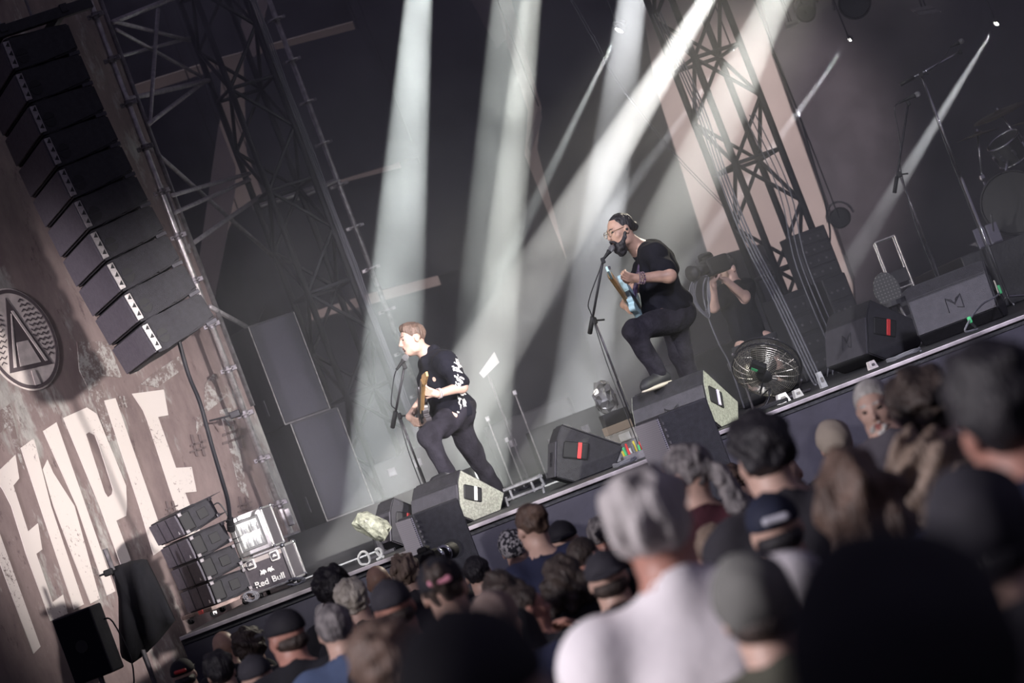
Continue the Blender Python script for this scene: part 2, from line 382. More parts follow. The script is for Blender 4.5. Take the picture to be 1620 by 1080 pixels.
drape([(770, -140), (985, -180), (1035, 130), (1122, 408), (1215, 382), (1300, 600), (1260, 700), (1000, 800), (850, 235), (857, 170)], 29.6, 'black masking drape behind the singer')
drape([(1195, -40), (1900, -260), (1960, 560), (1360, 640), (1352, 440), (1225, 80)], 31.88, 'wide black masking drape behind the drum kit')
drape([(290, 500), (480, 470), (580, 1000), (330, 1010)], 30.95, 'black masking drape behind the side-fill loudspeakers')
# ------------------------------------------------------------------ PA hang
def cabinet_mesh(w, d, h, rear=0.8, bev=0.012):     # local: near front corner at origin; x = along the front (away), y = back, z = down is negative
    bm = bmesh.new(); g = h * (1 - rear) / 2
    pts = [(0, 0), (d * .62, -0.0), (d, -g), (d, -h + g), (d * .62, -h), (0, -h)]
    prism(bm, [Vector((0, y, z)) for y, z in pts], (w, 0, 0)); bmesh.ops.dissolve_limit(bm, angle_limit=.01, verts=bm.verts, edges=bm.edges)
    bmesh.ops.bevel(bm, geom=list(bm.edges), offset=bev, segments=2, affect='EDGES')
    return bm
def arr_frame(yaw, pitch):
    nF = Vector((-math.sin(yaw), -math.cos(yaw), 0)); xa = Vector((-math.cos(yaw), math.sin(yaw), 0)); back = -nF
    down = Vector((0, 0, -1)) * math.cos(pitch) + back * math.sin(pitch)
    bk = back * math.cos(pitch) + Vector((0, 0, 1)) * math.sin(pitch)
    R = Matrix.Identity(3)
    for i in range(3): R[i][0] = xa[i]; R[i][1] = bk[i]; R[i][2] = -down[i]
    return R, down
PLATE = mat('rigging_plate_zinc', (0.30, 0.28, 0.28), 0.45, 0.5, var=0.2, scale=40)
def speaker_detail(parent, w, d, h, kind):
    # grille on the front (y=0 side), handle on the near side (x=0 face)
    bm = bmesh.new(); box(bm, (w / 2, -0.004, -h / 2), (w * .97, 0.02, h * .9), bev=0.006); mesh_obj('grille', bm, GRILLE, parent)
    if kind == 'hang':
        for s in (-1, 1):
            bm = bmesh.new(); n = 14; cy, cz = d * .2, -h * .62
            pts = [(math.cos(math.pi * i / n), math.sin(math.pi * i / n) * s) for i in range(n + 1)]
            prism(bm, [Vector((-0.004, cy + .045 * a, cz + s * .008 + .05 * b)) for a, b in pts], (0.02, 0, 0))
            mesh_obj('handle_recess', bm, RUBBER, parent)
        bm = bmesh.new(); box(bm, (-.006, .02, -h / 2), (.012, .05, h * .86), bev=.003)
        pl = mesh_obj('rigging_bracket', bm, PLATE, parent)
        for k in range(3):
            z = -h * (.22 + .28 * k); bm = bmesh.new(); prism(bm, [Vector((-.014, .006, z)), Vector((-.014, .036, z + .03)), Vector((-.014, .036, z - .012))], (.004, 0, 0))
            mesh_obj('bracket_hole', bm, RUBBER, pl)
        bm = bmesh.new(); box(bm, (.03, d * .93, -h), (.03, .09, .03), bev=.004); mesh_obj('rear_link', bm, CAB_GREY, parent)
    else:
        bm = bmesh.new(); box(bm, (-.002, d * .62, -h * .5), (.012, .085, h * .42), bev=.004); mesh_obj('handle_recess', bm, RUBBER, parent)
        bm = bmesh.new(); box(bm, (-.002, d * .17, -h * .5), (.012, .1, h * .8), bev=.01); mesh_obj('side_vent', bm, RUBBER, parent)
        for zz in (-.02, -h + .02):
            mesh_obj('rigging_bracket', one(box, (-.012, .02, zz), (.02, .035, .03), None, .004), STEEL_D, parent); mesh_obj('rigging_bracket', one(box, (-.01, d * .95, zz), (.016, .03, .03), None, .004), STEEL_D, parent)
        bm = bmesh.new()
        for fx in (.36, .66): box(bm, (w * fx, -0.016, -h / 2), (.006, .006, h * .9))
        mesh_obj('grille_seam', bm, BLACK, parent)
        bm = bmesh.new(); prism(bm, [Vector((w * .10, -.017, -h * .85)), Vector((w * .15, -.017, -h * .85)), Vector((w * .125, -.017, -h * .72))], (0, .004, 0)); mesh_obj('badge', bm, WHITE, parent)
p = P(3, 64, 18.0)
pa = thing('line_array', 'tall curved hang of black loudspeaker cabinets in front of the printed banner', 'loudspeakers', p)
q = Vector((0, 0, 0)); NB = 10
cm = None
for k in range(NB):
    ph = math.radians(1.5 + 1.05 * k); R, down = arr_frame(math.radians(66), ph)
    if cm is None:
        o = mesh_obj('cabinet', cabinet_mesh(1.0, 0.53, 0.25, 0.86), CAB, pa); cm = o.data
        speaker_detail(o, 1.0, 0.53, 0.25, 'hang'); first = o
    else:
        o = copy_tree(first, pa)
    o.matrix_local = Matrix.Translation(q) @ R.to_4x4()
    q = q + down * 0.264
R, _ = arr_frame(math.radians(66), math.radians(3))
bm = bmesh.new()
for xx in (0.04, 0.96): box(bm, R @ Vector((xx, .3, .07)), (.06, .95, .09), R, bev=.008)
for yy in (.05, .55): box(bm, R @ Vector((.5, yy, .09)), (1.0, .06, .07), R, bev=.006)
mesh_obj('bumper_frame', bm, BLACK, pa)
GRID_Z = 11.2; HANG_Y = set()
for xx in (.04, .96):
    a_ = R @ Vector((xx, .3, .1)); HANG_Y.add(round(p.y + a_.y, 3))
    mesh_obj('hoist_chain', one(tube, a_, Vector((a_.x, a_.y, GRID_Z + .03 - p.z)), .012, 6), STEEL_D, pa)
bm = bmesh.new(); sweep(bm, smooth_pts([P(110, 88, 18.4), P(124, 96, 18.4), P(135, 112, 18.4), P(136, 124, 18.4), P(128, 134, 18.45)]), .012); mesh_obj('link_cable', bm, CABLE, pa)
for o in pa.children:
    if o.name.startswith('link_cable'): o.location = -p
bm = bmesh.new()
cpts = [P(x, y, 18.45 + .5 * i / 6) for i, (x, y) in enumerate([(281, 532), (298, 592), (316, 636), (334, 701), (349, 752), (360, 790), (364, 820), (366, 838)])]
sweep(bm, smooth_pts(cpts), .017, 8)
hc = thing('speaker_cable', 'thick black cable dropping from the loudspeaker hang beside the pole', 'cable', cpts[-1])
o = mesh_obj('cable', bm, CABLE, hc); o.location = -cpts[-1]
bm = bmesh.new(); d = (cpts[-1] - cpts[-2]).normalized(); tube(bm, cpts[-2] + d * .06, cpts[-1], .032, 10); tube(bm, cpts[-2] + d * .0, cpts[-2] + d * .06, .026, 10)
o = mesh_obj('connector', bm, RUBBER, hc); o.location = -cpts[-1]

# ------------------------------------------------------------------ stack of cabinets on a dolly
YS = 18.9
yaw = math.radians(58)
base_n = P(345, 962, YS); base_n.z = DECK + .085
lab = ['lowest, resting on the wooden dolly', 'second up from the wooden dolly', 'third up from the wooden dolly', 'topmost and tipped up, under the banner letters']
hh = .188; q = base_n.copy(); first = None; STK = []
for k in range(4):
    R, down = arr_frame(yaw, math.radians([1, 3.5, 5, 8][k]))
    top = q - down * hh
    t = thing('stacked_cabinet', 'black loudspeaker cabinet in the four-high stack, ' + lab[k], 'loudspeaker', top, R, 'loudspeaker stack on the dolly')
    o = mesh_obj('cabinet', cabinet_mesh(.58, .33, hh, 0.80), CAB, t); speaker_detail(o, .58, .33, hh, 'stack')
    for ch in list(o.children): ch.parent = t
    q = top - down * .004
    if k == 2: q = q - down * .012
    STK.append(t)
R, _ = arr_frame(yaw, 0)
t = thing('dolly', 'low wheeled wooden dolly with red tape under the loudspeaker stack', 'dolly', Vector((base_n.x, base_n.y, DECK)), R)
mesh_obj('board', one(box, (.30, .13, .070), (.64, .38, .03), None, .006), mat('worn_plywood', (.26, .19, .17), .7, var=.4, scale=12), t)
mesh_obj('tape', one(box, (.20, -.062, .070), (.09, .006, .032)), RED, t)
for a in (.07, .55):
    for b in (-.02, .27):
        bm = bmesh.new(); tube(bm, (a - .012, b, .026), (a + .012, b, .026), .026, 14); tube(bm, (a - .026, b, .026), (a + .026, b, .026), .007, 8)
        cst = mesh_obj('caster', bm, RUBBER, t, True)
        bm = bmesh.new(); box(bm, (a, b + .01, .050), (.05, .05, .012), bev=.003); box(bm, (a - .02, b + .005, .036), (.004, .03, .035)); box(bm, (a + .02, b + .005, .036), (.004, .03, .035)); mesh_obj('fork', bm, STEEL, cst)
bpy.context.view_layer.update(); ja = STK[3].matrix_world @ Vector((.06, .325, -.09)); jb = STK[2].matrix_world @ Vector((.06, .325, -.09)); jo = (STK[3].matrix_world.to_3x3() @ Vector((0, .07, 0)))
bm = bmesh.new(); sweep(bm, smooth_pts([ja, ja + jo, (ja + jb) / 2 + jo * 1.3, jb + jo, jb]), .006)
tag(mesh_obj('jumper_cable', bm, CABLE, loc=jb), 'short black jumper cable behind the topmost stacked cabinet', 'cable')

# ------------------------------------------------------------------ flight case with cooler on top
YC = 19.3
def face_obj(a, b, c, Y):     # origin bottom-left px, x axis to the right, z up; returns matrix, width, height
    pa_, pb, pc = P(*a, Y), P(*b, Y), P(*c, Y)
    return pa_, (pb - pa_).length, (pc - pa_).length
bl, wd, ht = face_obj((398, 938), (467, 912), (378, 886), YC)
bl.z = DECK + .03
yawc = math.radians(-9); RC = RZ(yawc)
dp = .34
fc = thing('flight_case', 'black flight case with white Red Bull print and silver edges standing on wheels', 'flight case', Vector((bl.x, bl.y, DECK)), yawc)
fc['label'] = 'black flight case with white bull logo print and silver edges standing on wheels'
LAM = mat('flight_case_laminate', (.085, .075, .085), .5, var=.1, scale=40)
mesh_obj('body', one(box, (wd / 2, dp / 2, .05 + ht / 2), (wd, dp, ht), None, .004), LAM, fc)
mesh_obj('lid_panel', one(box, (wd / 2, -.003, .05 + ht * .88), (wd * .9, .006, ht * .13)), mat('lid_laminate', (.42, .38, .36), .5), fc)
def edges(parent, w, d, z0, h, r=.018, m=ALU, name='edge_extrusion'):
    for x in (0, w):
        for y in (0, d):
            mesh_obj(name, one(box, (x, y, z0 + h / 2), (r * 1.5, r * 1.5, h), None, .003), m, parent)
    for z in (z0, z0 + h):
        for y in (0, d): mesh_obj(name, one(box, (w / 2, y, z), (w, r, r), None, .003), m, parent)
        for x in (0, w): mesh_obj(name, one(box, (x, d / 2, z), (r, d, r), None, .003), m, parent)
    for x in (0, w):
        for y in (0, d):
            for z in (z0, z0 + h):
                bm = bmesh.new(); bmesh.ops.create_icosphere(bm, subdivisions=2, radius=r * 1.25, matrix=Matrix.Translation((x, y, z))); mesh_obj('ball_corner', bm, CHROME, parent, True)
edges(fc, wd, dp, .05, ht)
for fx in (.22, .78):
    bm = bmesh.new(); box(bm, (wd * fx, -.008, .05 + ht * .82), (.075, .012, .082), bev=.012)
    lt = mesh_obj('latch', bm, WHITE, fc)
    bm = bmesh.new(); box(bm, (wd * fx, -.016, .05 + ht * .82), (.05, .006, .055), bev=.008); mesh_obj('latch_dish', bm, STEEL_D, lt)
    bm = bmesh.new(); tube(bm, (wd * fx - .016, -.022, .05 + ht * .79), (wd * fx, -.022, .05 + ht * .86), .005, 6); tube(bm, (wd * fx + .016, -.022, .05 + ht * .79), (wd * fx, -.022, .05 + ht * .86), .005, 6); tube(bm, (wd * fx - .014, -.022, .05 + ht * .80), (wd * fx + .014, -.022, .05 + ht * .80), .005, 6); mesh_obj('latch_key', bm, WHITE, lt)
for x in (.05, wd - .05):
    for y in (.06, dp - .06):
        bm = bmesh.new(); tube(bm, (x - .012, y, .022), (x + .012, y, .022), .022, 12); wl = mesh_obj('caster', bm, RUBBER, fc, True)
        mesh_obj('fork', one(box, (x, y, .042), (.04, .04, .02), None, .004), STEEL, wl)
def text(parent, s, size, loc, m, ex=.002, sx=1.0, bold=0.0):
    cu = bpy.data.curves.new('lettering', 'FONT'); cu.body = s; cu.size = size; cu.extrude = ex; cu.align_x = 'CENTER'; cu.offset = bold
    tmp = bpy.data.objects.new('lettering_src', cu); COL.objects.link(tmp); bpy.context.view_layer.update()
    me = bpy.data.meshes.new_from_object(tmp.evaluated_get(bpy.context.evaluated_depsgraph_get())); bpy.data.objects.remove(tmp)
    me.materials.clear(); me.materials.append(m)
    o = bpy.data.objects.new('lettering', me); link(o, parent)
    o.matrix_local = Matrix.Translation(loc) @ Matrix.Rotation(math.pi / 2, 4, 'X') @ Matrix.Diagonal((sx, 1, 1, 1)); return o
text(fc, 'Red', .068, (wd * .30, -.010, .05 + ht * .13), WHITE, .002, 1.1, .0015); text(fc, 'Bull', .068, (wd * .69, -.010, .05 + ht * .13), WHITE, .002, 1.1, .0015)
# the two facing bulls above the lettering
bull = [(-.06, .0), (-.055, .014), (-.045, .022), (-.052, .034), (-.043, .033), (-.038, .026), (-.022, .032), (-.008, .024), (-.004, .010), (-.012, .004), (-.018, .012), (-.022, .002), (-.030, -.002), (-.034, .008), (-.042, .003), (-.050, .006)]
bm = bmesh.new()
for s in (-1, 1):
    prism(bm, [Vector((wd * .5 + s * (x) * 1.05, -.012, .05 + ht * .42 + z * 1.25)) for x, z in bull], (0, .004, 0))
mesh_obj('bull_emblem', bm, WHITE, fc)
# cooler on top
b2, w2, h2 = face_obj((381, 880), (434, 859), (359, 821), YC)
b2.z = DECK + .05 + ht + .022
ck = thing('display_cooler', 'glass-fronted silver drinks cooler standing on the flight case', 'cooler', b2, yawc)
d2 = .30
mesh_obj('body', one(box, (w2 / 2, d2 / 2 + .02, h2 / 2), (w2, d2 - .04, h2), None, .004), LAM, ck)
for (cx, cz, sx, sz) in ((w2 / 2, .018, w2, .036), (w2 / 2, h2 - .018, w2, .036), (.018, h2 / 2, .036, h2), (w2 - .018, h2 / 2, .036, h2)):
    mesh_obj('door_frame', one(box, (cx, -.012, cz), (sx, .03, sz), None, .004), ALU, ck)
for (cx, cz, sx, sz) in ((w2 / 2, .046, w2 - .07, .018), (w2 / 2, h2 - .046, w2 - .07, .018), (.046, h2 / 2, .018, h2 - .07), (w2 - .046, h2 / 2, .018, h2 - .07)):
    mesh_obj('door_seal', one(box, (cx, -.006, cz), (sx, .02, sz)), RUBBER, ck)
mesh_obj('light_panel', one(box, (w2 / 2, -.0005, h2 / 2), (w2 - .1, .003, h2 - .1)), mat('lit_cooler_back', (.8, .8, .78), .5, emit=((1, .98, .95), .55)), ck)
mesh_obj('shelf', one(box, (w2 / 2, -.011, h2 * .53), (w2 - .1, .02, .006)), ALU, ck)
BOT = [mat('bottle_clear', (.75, .76, .74), .2), mat('can_silver', (.35, .36, .38), .3, .4), mat('bottle_grey', (.16, .16, .17), .3)]
for r_, z0 in ((0, .055), (1, h2 * .53 + .003)):
    nb = 8
    for i in range(nb):
        x = .055 + (w2 - .11) * (i + .5) / nb; hb = random.uniform(.05, .085)
        bm = bmesh.new(); rr = (w2 - .11) / nb * .40
        lathe(bm, [(rr, 0), (rr, hb * .6), (rr * .4, hb * .8), (rr * .4, hb)], 10, Matrix.Translation((x, -.016, z0)) @ Matrix.Diagonal((1, .55, 1, 1)))
        mesh_obj('bottle', bm, BOT[(i * 5 + r_ * 3) % 3], ck, True)
mesh_obj('glass_pane', one(box, (w2 / 2, -.024, h2 / 2), (w2 - .075, .003, h2 - .075)), mat('cooler_glass', (.95, .97, .97), .03, alpha=.12), ck)
edges(ck, w2, d2, 0, h2, .014)
# cables at its foot
for i, (lab_, pts) in enumerate([('loop of grey cable on the deck between the stack and flight case', [(390, 955), (387, 949), (393, 944), (403, 945), (407, 952), (400, 958), (391, 956)]),
                      ('small bundle of cable on the deck between flight case and riser', [(456, 932), (461, 927), (471, 926), (480, 926), (480, 931), (471, 935), (459, 935)])]):
    bm = bmesh.new(); wp = [P(x, y, 18.95 + .01 * j) for j, (x, y) in enumerate(pts)]
    dz = min(v.z for v in wp) - DECK - .008; wp = [v - Vector((0, 0, dz)) for v in wp]
    for j in range(3): sweep(bm, [v + Vector((.012 * j, .015 * j, 0)) for v in smooth_pts(wp)], .006)
    tag(mesh_obj('cable_coil', bm, CABLE_G, loc=wp[0]), lab_, 'cable')

# ------------------------------------------------------------------ speaker on a stand and black cloth at the left end
sp0 = P(80, 982, 16.8); spt = P(141, 956, 16.8); sbl = P(121, 1085, 16.8)
wS = (spt - sp0).length; hS = (sbl - sp0).length; ys = math.radians(-8)
t = thing('stand_speaker', 'slim black loudspeaker on a pole stand below the big T of the banner', 'loudspeaker', Vector((sp0.x + wS / 2, sp0.y, 0)), ys)
z1 = sp0.z
mesh_obj('cabinet', one(box, (0, .13, z1 - hS / 2), (wS, .26, hS), None, .012), CAB, t)
mesh_obj('front_grille', one(box, (0, -.004, z1 - hS / 2), (wS * .95, .015, hS * .96), None, .006), mat('matt_black_cloth_grille', (.010, .011, .016), .9, spec=.1), t)
bm = bmesh.new(); tube(bm, (0, -.016, z1 - hS * .5), (0, -.010, z1 - hS * .5), .045, 24); mesh_obj('round_badge', bm, RUBBER, t)
bm = bmesh.new(); tube(bm, (0, .13, .05), (0, .13, z1 - hS + .02), .018, 12); mesh_obj('stand_pole', bm, STEEL_D, t)
for a in range(3):
    bm = bmesh.new(); aa = a * 2.094 + .5; tube(bm, (0, .13, .45), (.42 * math.cos(aa), .13 + .42 * math.sin(aa), .01), .012, 8); mesh_obj('stand_leg', bm, BLACK, t)
bm = bmesh.new(); sweep(bm, smooth_pts([(wS / 2 - .005, .2, z1 - .12), (wS / 2 + .06, .18, z1 - .16), (wS / 2 + .09, .18, z1 - .45), (wS / 2 + .02, .15, z1 - .7), (.02, .14, z1 - .9)]), .006); mesh_obj('cable', bm, CABLE, t)
# cloth
CLOTH = mat('black_stage_cloth', (.008, .008, .012), .95, var=.3, scale=6)
cl = [B(680, 375), B(770, 345), B(885, 320), B(960, 470), B(1065, 700), B(960, 830), B(868, 920), B(800, 965), B(735, 920), B(725, 780), B(722, 560)]
t = thing('draped_cloth', 'black cloth bunched over a short pole beside the loudspeaker stack', 'cloth', Vector((P(*B(680, 375), 18.0).x, 18.0, 0)))
ctr = np.mean(np.array(cl), 0); bm = bmesh.new(); NR = 9; NA = 44
cla = np.array(cl + [cl[0]]); seg = np.r_[0, np.cumsum(np.hypot(*np.diff(cla, axis=0).T))]
grid = []
for r_ in range(NR + 1):
    row = []
    for a in range(NA):
        s = seg[-1] * a / NA; bx = np.interp(s, seg, cla[:, 0]); by = np.interp(s, seg, cla[:, 1])
        f = r_ / NR; x = ctr[0] + (bx - ctr[0]) * f; y = ctr[1] + (by - ctr[1]) * f
        fold = .05 * math.sin((x * .934 - y * .357) * .16 + y * .02) - .22 * math.sqrt(max(0, 1 - f * f))
        row.append(bm.verts.new(P(x, y, 18.25 + fold)))
    grid.append(row)
for r_ in range(NR):
    for a in range(NA):
        if r_ == 0:
            bm.faces.new([grid[0][0], grid[1][a], grid[1][(a + 1) % NA]]) if False else None
        bm.faces.new([grid[r_][a], grid[r_][(a + 1) % NA], grid[r_ + 1][(a + 1) % NA], grid[r_ + 1][a]])
bmesh.ops.remove_doubles(bm, verts=bm.verts, dist=1e-4)
ext = bmesh.ops.extrude_face_region(bm, geom=list(bm.faces)); bmesh.ops.translate(bm, verts=[v for v in ext['geom'] if isinstance(v, bmesh.types.BMVert)], vec=(0, .06, 0))
o = mesh_obj('cloth', bm, CLOTH, t, True); o.location = -t.location
pt = P(166, 868, 18.2); bm = bmesh.new(); tube(bm, pt, Vector((pt.x, pt.y, .02)), .02, 12); o = mesh_obj('pole', bm, STEEL_D, t); o.location = -t.location
bm = bmesh.new(); c_ = P(172, 905, 18.15); box(bm, c_, (.07, .07, .05), bev=.01); tube(bm, c_, c_ + Vector((-.07, -.03, .0)), .008, 8); o = mesh_obj('pole_clamp', bm, RUBBER, t); o.location = -t.location
bm = bmesh.new(); tube(bm, (pt.x, pt.y, 0), (pt.x, pt.y, .03), .2, 20); o = mesh_obj('base_plate', bm, BLACK, t); o.location = -t.location

# ------------------------------------------------------------------ side-fill stack
YF = 22.6
def sidefill(near_top, near_bot, w, d, label, z0=None):
    a, b = P(*near_top, YF), P(*near_bot, YF); h = a.z - b.z if z0 is None else a.z - z0
    yawf = math.radians(30)       # local x = along front (right), y = back
    t = thing('side_fill_cabinet', label, 'loudspeaker', Vector((a.x, YF, a.z - h)), yawf, 'side-fill loudspeakers')
    mesh_obj('cabinet', one(box, (w / 2, d / 2, h / 2), (w, d, h), None, .006), mat('sidefill_paint', (.03, .028, .036), .5, var=.2, scale=8, bump=.2, bscale=150), t)
    bm = bmesh.new(); box(bm, (w / 2, -.006, h / 2), (w * .94, .012, h * .96), bev=.004); mesh_obj('front_grille', bm, mat('dark_blue_grille', (.03, .028, .042), .7, var=.15, scale=50), t)
    for x in (.004, w - .004):
        bm = bmesh.new(); box(bm, (x, -.008, h / 2), (.008, .014, h * .98)); mesh_obj('edge_strip', bm, STEEL, t)
    bm = bmesh.new(); box(bm, (w / 2, -.008, .006), (w, .014, .01)); mesh_obj('edge_strip', bm, STEEL_D, t)
    bm = bmesh.new(); box(bm, (-.003, d * .5, h * .22), (.008, .05, .16), bev=.004); mesh_obj('side_label', bm, CAB_GREY, t)
    return t, a.z
lo, zt = sidefill((458, 670), (514, 820), .52, .52, 'lower black side-fill loudspeaker standing on the riser', RISER)
sidefill((391, 516), (447, 672), .50, .52, 'upper black side-fill loudspeaker stacked beside the scaffold pole', zt)

# ------------------------------------------------------------------ scaffold tower at the left
YP = 21.25
def vert_at(px, Y, z0, z1):
    p_ = P(*px, Y); return Vector((p_.x, Y, z0)), Vector((p_.x, Y, z1))
def hang(o, pts):      # drop lines up to the roof grid
    for p_ in pts:
        HANG_Y.add(round(p_.y, 3)); ch = mesh_obj('drop_line', one(tube, (0, 0, 0), (0, 0, GRID_Z + .03 - p_.z), .008, 6), BLACK)
        bpy.context.view_layer.update(); ch.parent = o; ch.matrix_parent_inverse = Matrix.Identity(4); ch.matrix_basis = o.matrix_world.inverted() @ Matrix.Translation(p_)
sc = thing('scaffold_tower', 'galvanised scaffold tower with ring couplers and braces beside the printed banner', 'scaffold', Vector((P(300, 415, YP).x, YP, RISER)))
SO = -sc.location
def part(name, bm, m, parent, off, smooth=False):
    o = mesh_obj(name, bm, m, parent, smooth); o.location = off; return o
a, b = vert_at((292, 400), YP, RISER, 8.2)
part('standard', one(tube, a, b, .026, 12), STEEL, sc, SO, True)
a2, b2_ = vert_at((279, 320), YP + .25, RISER + 1.2, 8.2)
part('standard', one(tube, a2, b2_, .022, 12), STEEL_D, sc, SO, True)
a3, b3 = vert_at((405, 330), YP + 2.6, RISER, 8.2)
z = RISER + .3
ringm = None
while z < 8.1:
    bm = bmesh.new(); tube(bm, (a.x, a.y, z - .006), (a.x, a.y, z + .006), .062, 14); tube(bm, (a.x, a.y, z - .03), (a.x, a.y, z + .03), .034, 10)
    box(bm, (a.x + .055, a.y - .02, z), (.05, .03, .045), bev=.005); box(bm, (a.x - .055, a.y - .01, z), (.035, .03, .04), bev=.005)
    part('ring_coupler', bm, STEEL_D, sc, SO); z += .42
for (x0, y0), (x1, y1), r in [((179, 35), (300, -14), .026), ((181, 34), (300, 64), .02), ((184, 47), (318, 121), .018), ((179, 92), (300, 60), .018), ((202, 157), (330, 127), .026), ((235, 196), (325, 128), .022),
        ((222, 220), (430, 404), .022), ((272, 309), (395, 274), .02), ((275, 337), (395, 284), .02), ((288, 397), (412, 310), .022), ]:
    part('brace', one(tube, P(x0, y0, YP + .02), P(x1, y1, YP + 3.26), r, 8), mat('scaffold_tube', (.34, .32, .33), .45, .4, var=.25, scale=14), sc, SO, True)
SCT = mat('scaffold_tube', (.34, .32, .33), .45)
part('brace', one(tube, P(250, 15, YP + 1.9), P(237, 196, YP + .1), .02, 8), SCT, sc, SO, True)
part('brace', one(tube, P(332, 485, YP + .02), P(389, 516, 22.5), .022, 8), SCT, sc, SO, True)
part('brace', one(tube, P(262, 300, YP + .12), P(300, 400, YP + .12), .016, 8), SCT, sc, SO, True)
bm = bmesh.new(); c_ = P(372, 655, YP - .05); tube(bm, c_, c_ + Vector((-.22, -.1, .02)), .008, 8); box(bm, c_, (.09, .08, .06), bev=.008); tube(bm, c_ + Vector((-.1, -.05, .01)), c_ + Vector((-.07, -.05, -.08)), .006, 6); part('coupler_wrench', bm, BLACK, sc, SO)
bm = bmesh.new(); box(bm, (a.x, a.y, RISER + .01), (.16, .16, .02)); tube(bm, (a.x, a.y, RISER), (a.x, a.y, RISER + .25), .034, 10); box(bm, (a.x + .05, a.y - .03, RISER + .16), (.05, .05, .16), bev=.008); part('base_jack', bm, STEEL, sc, SO)
# slanting canvas band seen between the drapes
def strip(name, poly, Y, m, label, cat, th=.03):
    bm = bmesh.new(); prism(bm, [P(x, y, Y) for x, y in poly], (0, th, 0)); o = tag(mesh_obj(name, bm, m, loc=P(*poly[-1], Y)), label, cat); hang(o, [P(*poly[0], Y + th / 2)]); return o
BAND = mat('pale_canvas_band', (.40, .33, .32), .8, var=.08, scale=3)
strip('canvas_band', [(346, 196), (372, 262), (372, 300), (340, 470), (306, 470)], 27.5, BAND, 'pale slanting canvas band behind the scaffold braces', 'canvas')
strip('canvas_band', [(852, 168), (858, 186), (840, 242), (834, 228)], 27.0, BAND, 'small pale canvas end with a bolt between the upright beams', 'canvas')
strip('canvas_band', [(384, 20), (402, 0), (412, -30), (425, 0), (402, 90), (378, 60)], 27.2, BAND, 'pale canvas corner seen through the top of the truss tower by the scaffold', 'canvas')
strip('canvas_band', [(760, -50), (772, -60), (800, 60), (786, 76), (745, 0)], 29.2, mat('mauve_canvas', (.16, .13, .14), .85), 'dim mauve canvas strip beside the second upright beam', 'canvas')

# ------------------------------------------------------------------ thin scaffold pole
YQ = 25.0
a, b = vert_at((551, 330), YQ, RISER, 8.6)
t = thing('scaffold_pole', 'single bright scaffold pole with ring couplers behind the guitarist in the open shirt', 'scaffold', a)
part('standard', one(tube, a, b, .027, 12), STEEL, t, -a, True)
z = RISER + .43
while z < 8.6:
    bm = bmesh.new(); tube(bm, (a.x, a.y, z - .008), (a.x, a.y, z + .008), .07, 12); box(bm, (a.x - .07, a.y, z), (.05, .03, .03)); box(bm, (a.x + .07, a.y, z), (.05, .03, .03)); part('ring_coupler', bm, STEEL, t, -a); z += .465
for s in (.1, -.12):
    part('ledger', one(tube, P(534, 286, YQ), P(470, 315, YQ - .1), .02, 8), STEEL, t, -a) if s > 0 else None
bm = bmesh.new(); tube(bm, P(400, 330, YQ - .1), P(538, 284, YQ), .028, 8); part('ledger', bm, STEEL, t, -a)

# ------------------------------------------------------------------ truss towers
def truss(px, Y, z0, z1, s, yaw, label, cell=.55):
    c = P(*px, Y); base = Vector((c.x, Y, z0))
    t = thing('truss_tower', label, 'truss', base, yaw)
    cs = [(-s / 2, -s / 2), (s / 2, -s / 2), (s / 2, s / 2), (-s / 2, s / 2)]
    H_ = z1 - z0
    ch = one(tube, (0, 0, 0), (0, 0, H_), .034, 10); chm = None
    for x, y in cs:
        if chm is None: o = mesh_obj('chord', ch, TRUSS, t, True); chm = o.data
        else: o = bpy.data.objects.new('chord', chm); link(o, t)
        o.location = (x, y, 0)
    n = int(H_ / cell)
    dm = hm = None
    for f in range(4):
        (x0, y0), (x1, y1) = cs[f], cs[(f + 1) % 4]
        for i in range(n):
            aa, bb = ((x0, y0), (x1, y1)) if (i + f) % 2 == 0 else ((x1, y1), (x0, y0))
            ang = math.atan2(bb[1] - aa[1], bb[0] - aa[0])
            if dm is None:
                dm = mesh_obj('diagonal', one(tube, (0, 0, 0), (s, 0, cell), .02, 6), TRUSS, t); o = dm
                hm = mesh_obj('rung', one(tube, (0, 0, 0), (s, 0, 0), .02, 6), TRUSS, t); h_ = hm
            else:
                o = bpy.data.objects.new('diagonal', dm.data); link(o, t); h_ = bpy.data.objects.new('rung', hm.data) if i % 2 == 0 else None
                if h_: link(h_, t)
            o.location = (aa[0], aa[1], i * cell); o.rotation_euler = (0, 0, ang)
            if h_: h_.location = (aa[0], aa[1], i * cell); h_.rotation_euler = (0, 0, ang)
    mesh_obj('base_plate', one(box, (0, 0, .01), (s + .15, s + .15, .02)), TRUSS, t)
    return t
tl = truss((442, 280), 24.4, RISER, 8.4, .50, math.radians(24), 'black square truss tower wrapped in cables beside the scaffold')
tr = truss((1188, 270), 23.6, DECK, 8.4, .52, math.radians(20), 'black square truss tower with cables behind the cameraman')
def cables(pxs, Y0, Y1, n, name, label, m, jit=.02, r=.008, gap=.026):
    for k in range(n):
        bm = bmesh.new(); pts = [P(x, y, Y0 + (Y1 - Y0) * i / (len(pxs) - 1)) + Vector((jit * math.sin(1.9 * i) + gap * (k - n / 2), .012 * (k % 2), 0)) for i, (x, y) in enumerate(pxs)]
        for v in pts: v.z = max(v.z, (RISER if v.x < -.75 else DECK) + r * .7)
        sweep(bm, smooth_pts(pts), r, 6)
        tag(mesh_obj(name, bm, m, loc=pts[-1]), label, 'cable', label)
bpy.context.view_layer.update(); ch_ = tl.matrix_world @ Vector((.25, -.25, 0))
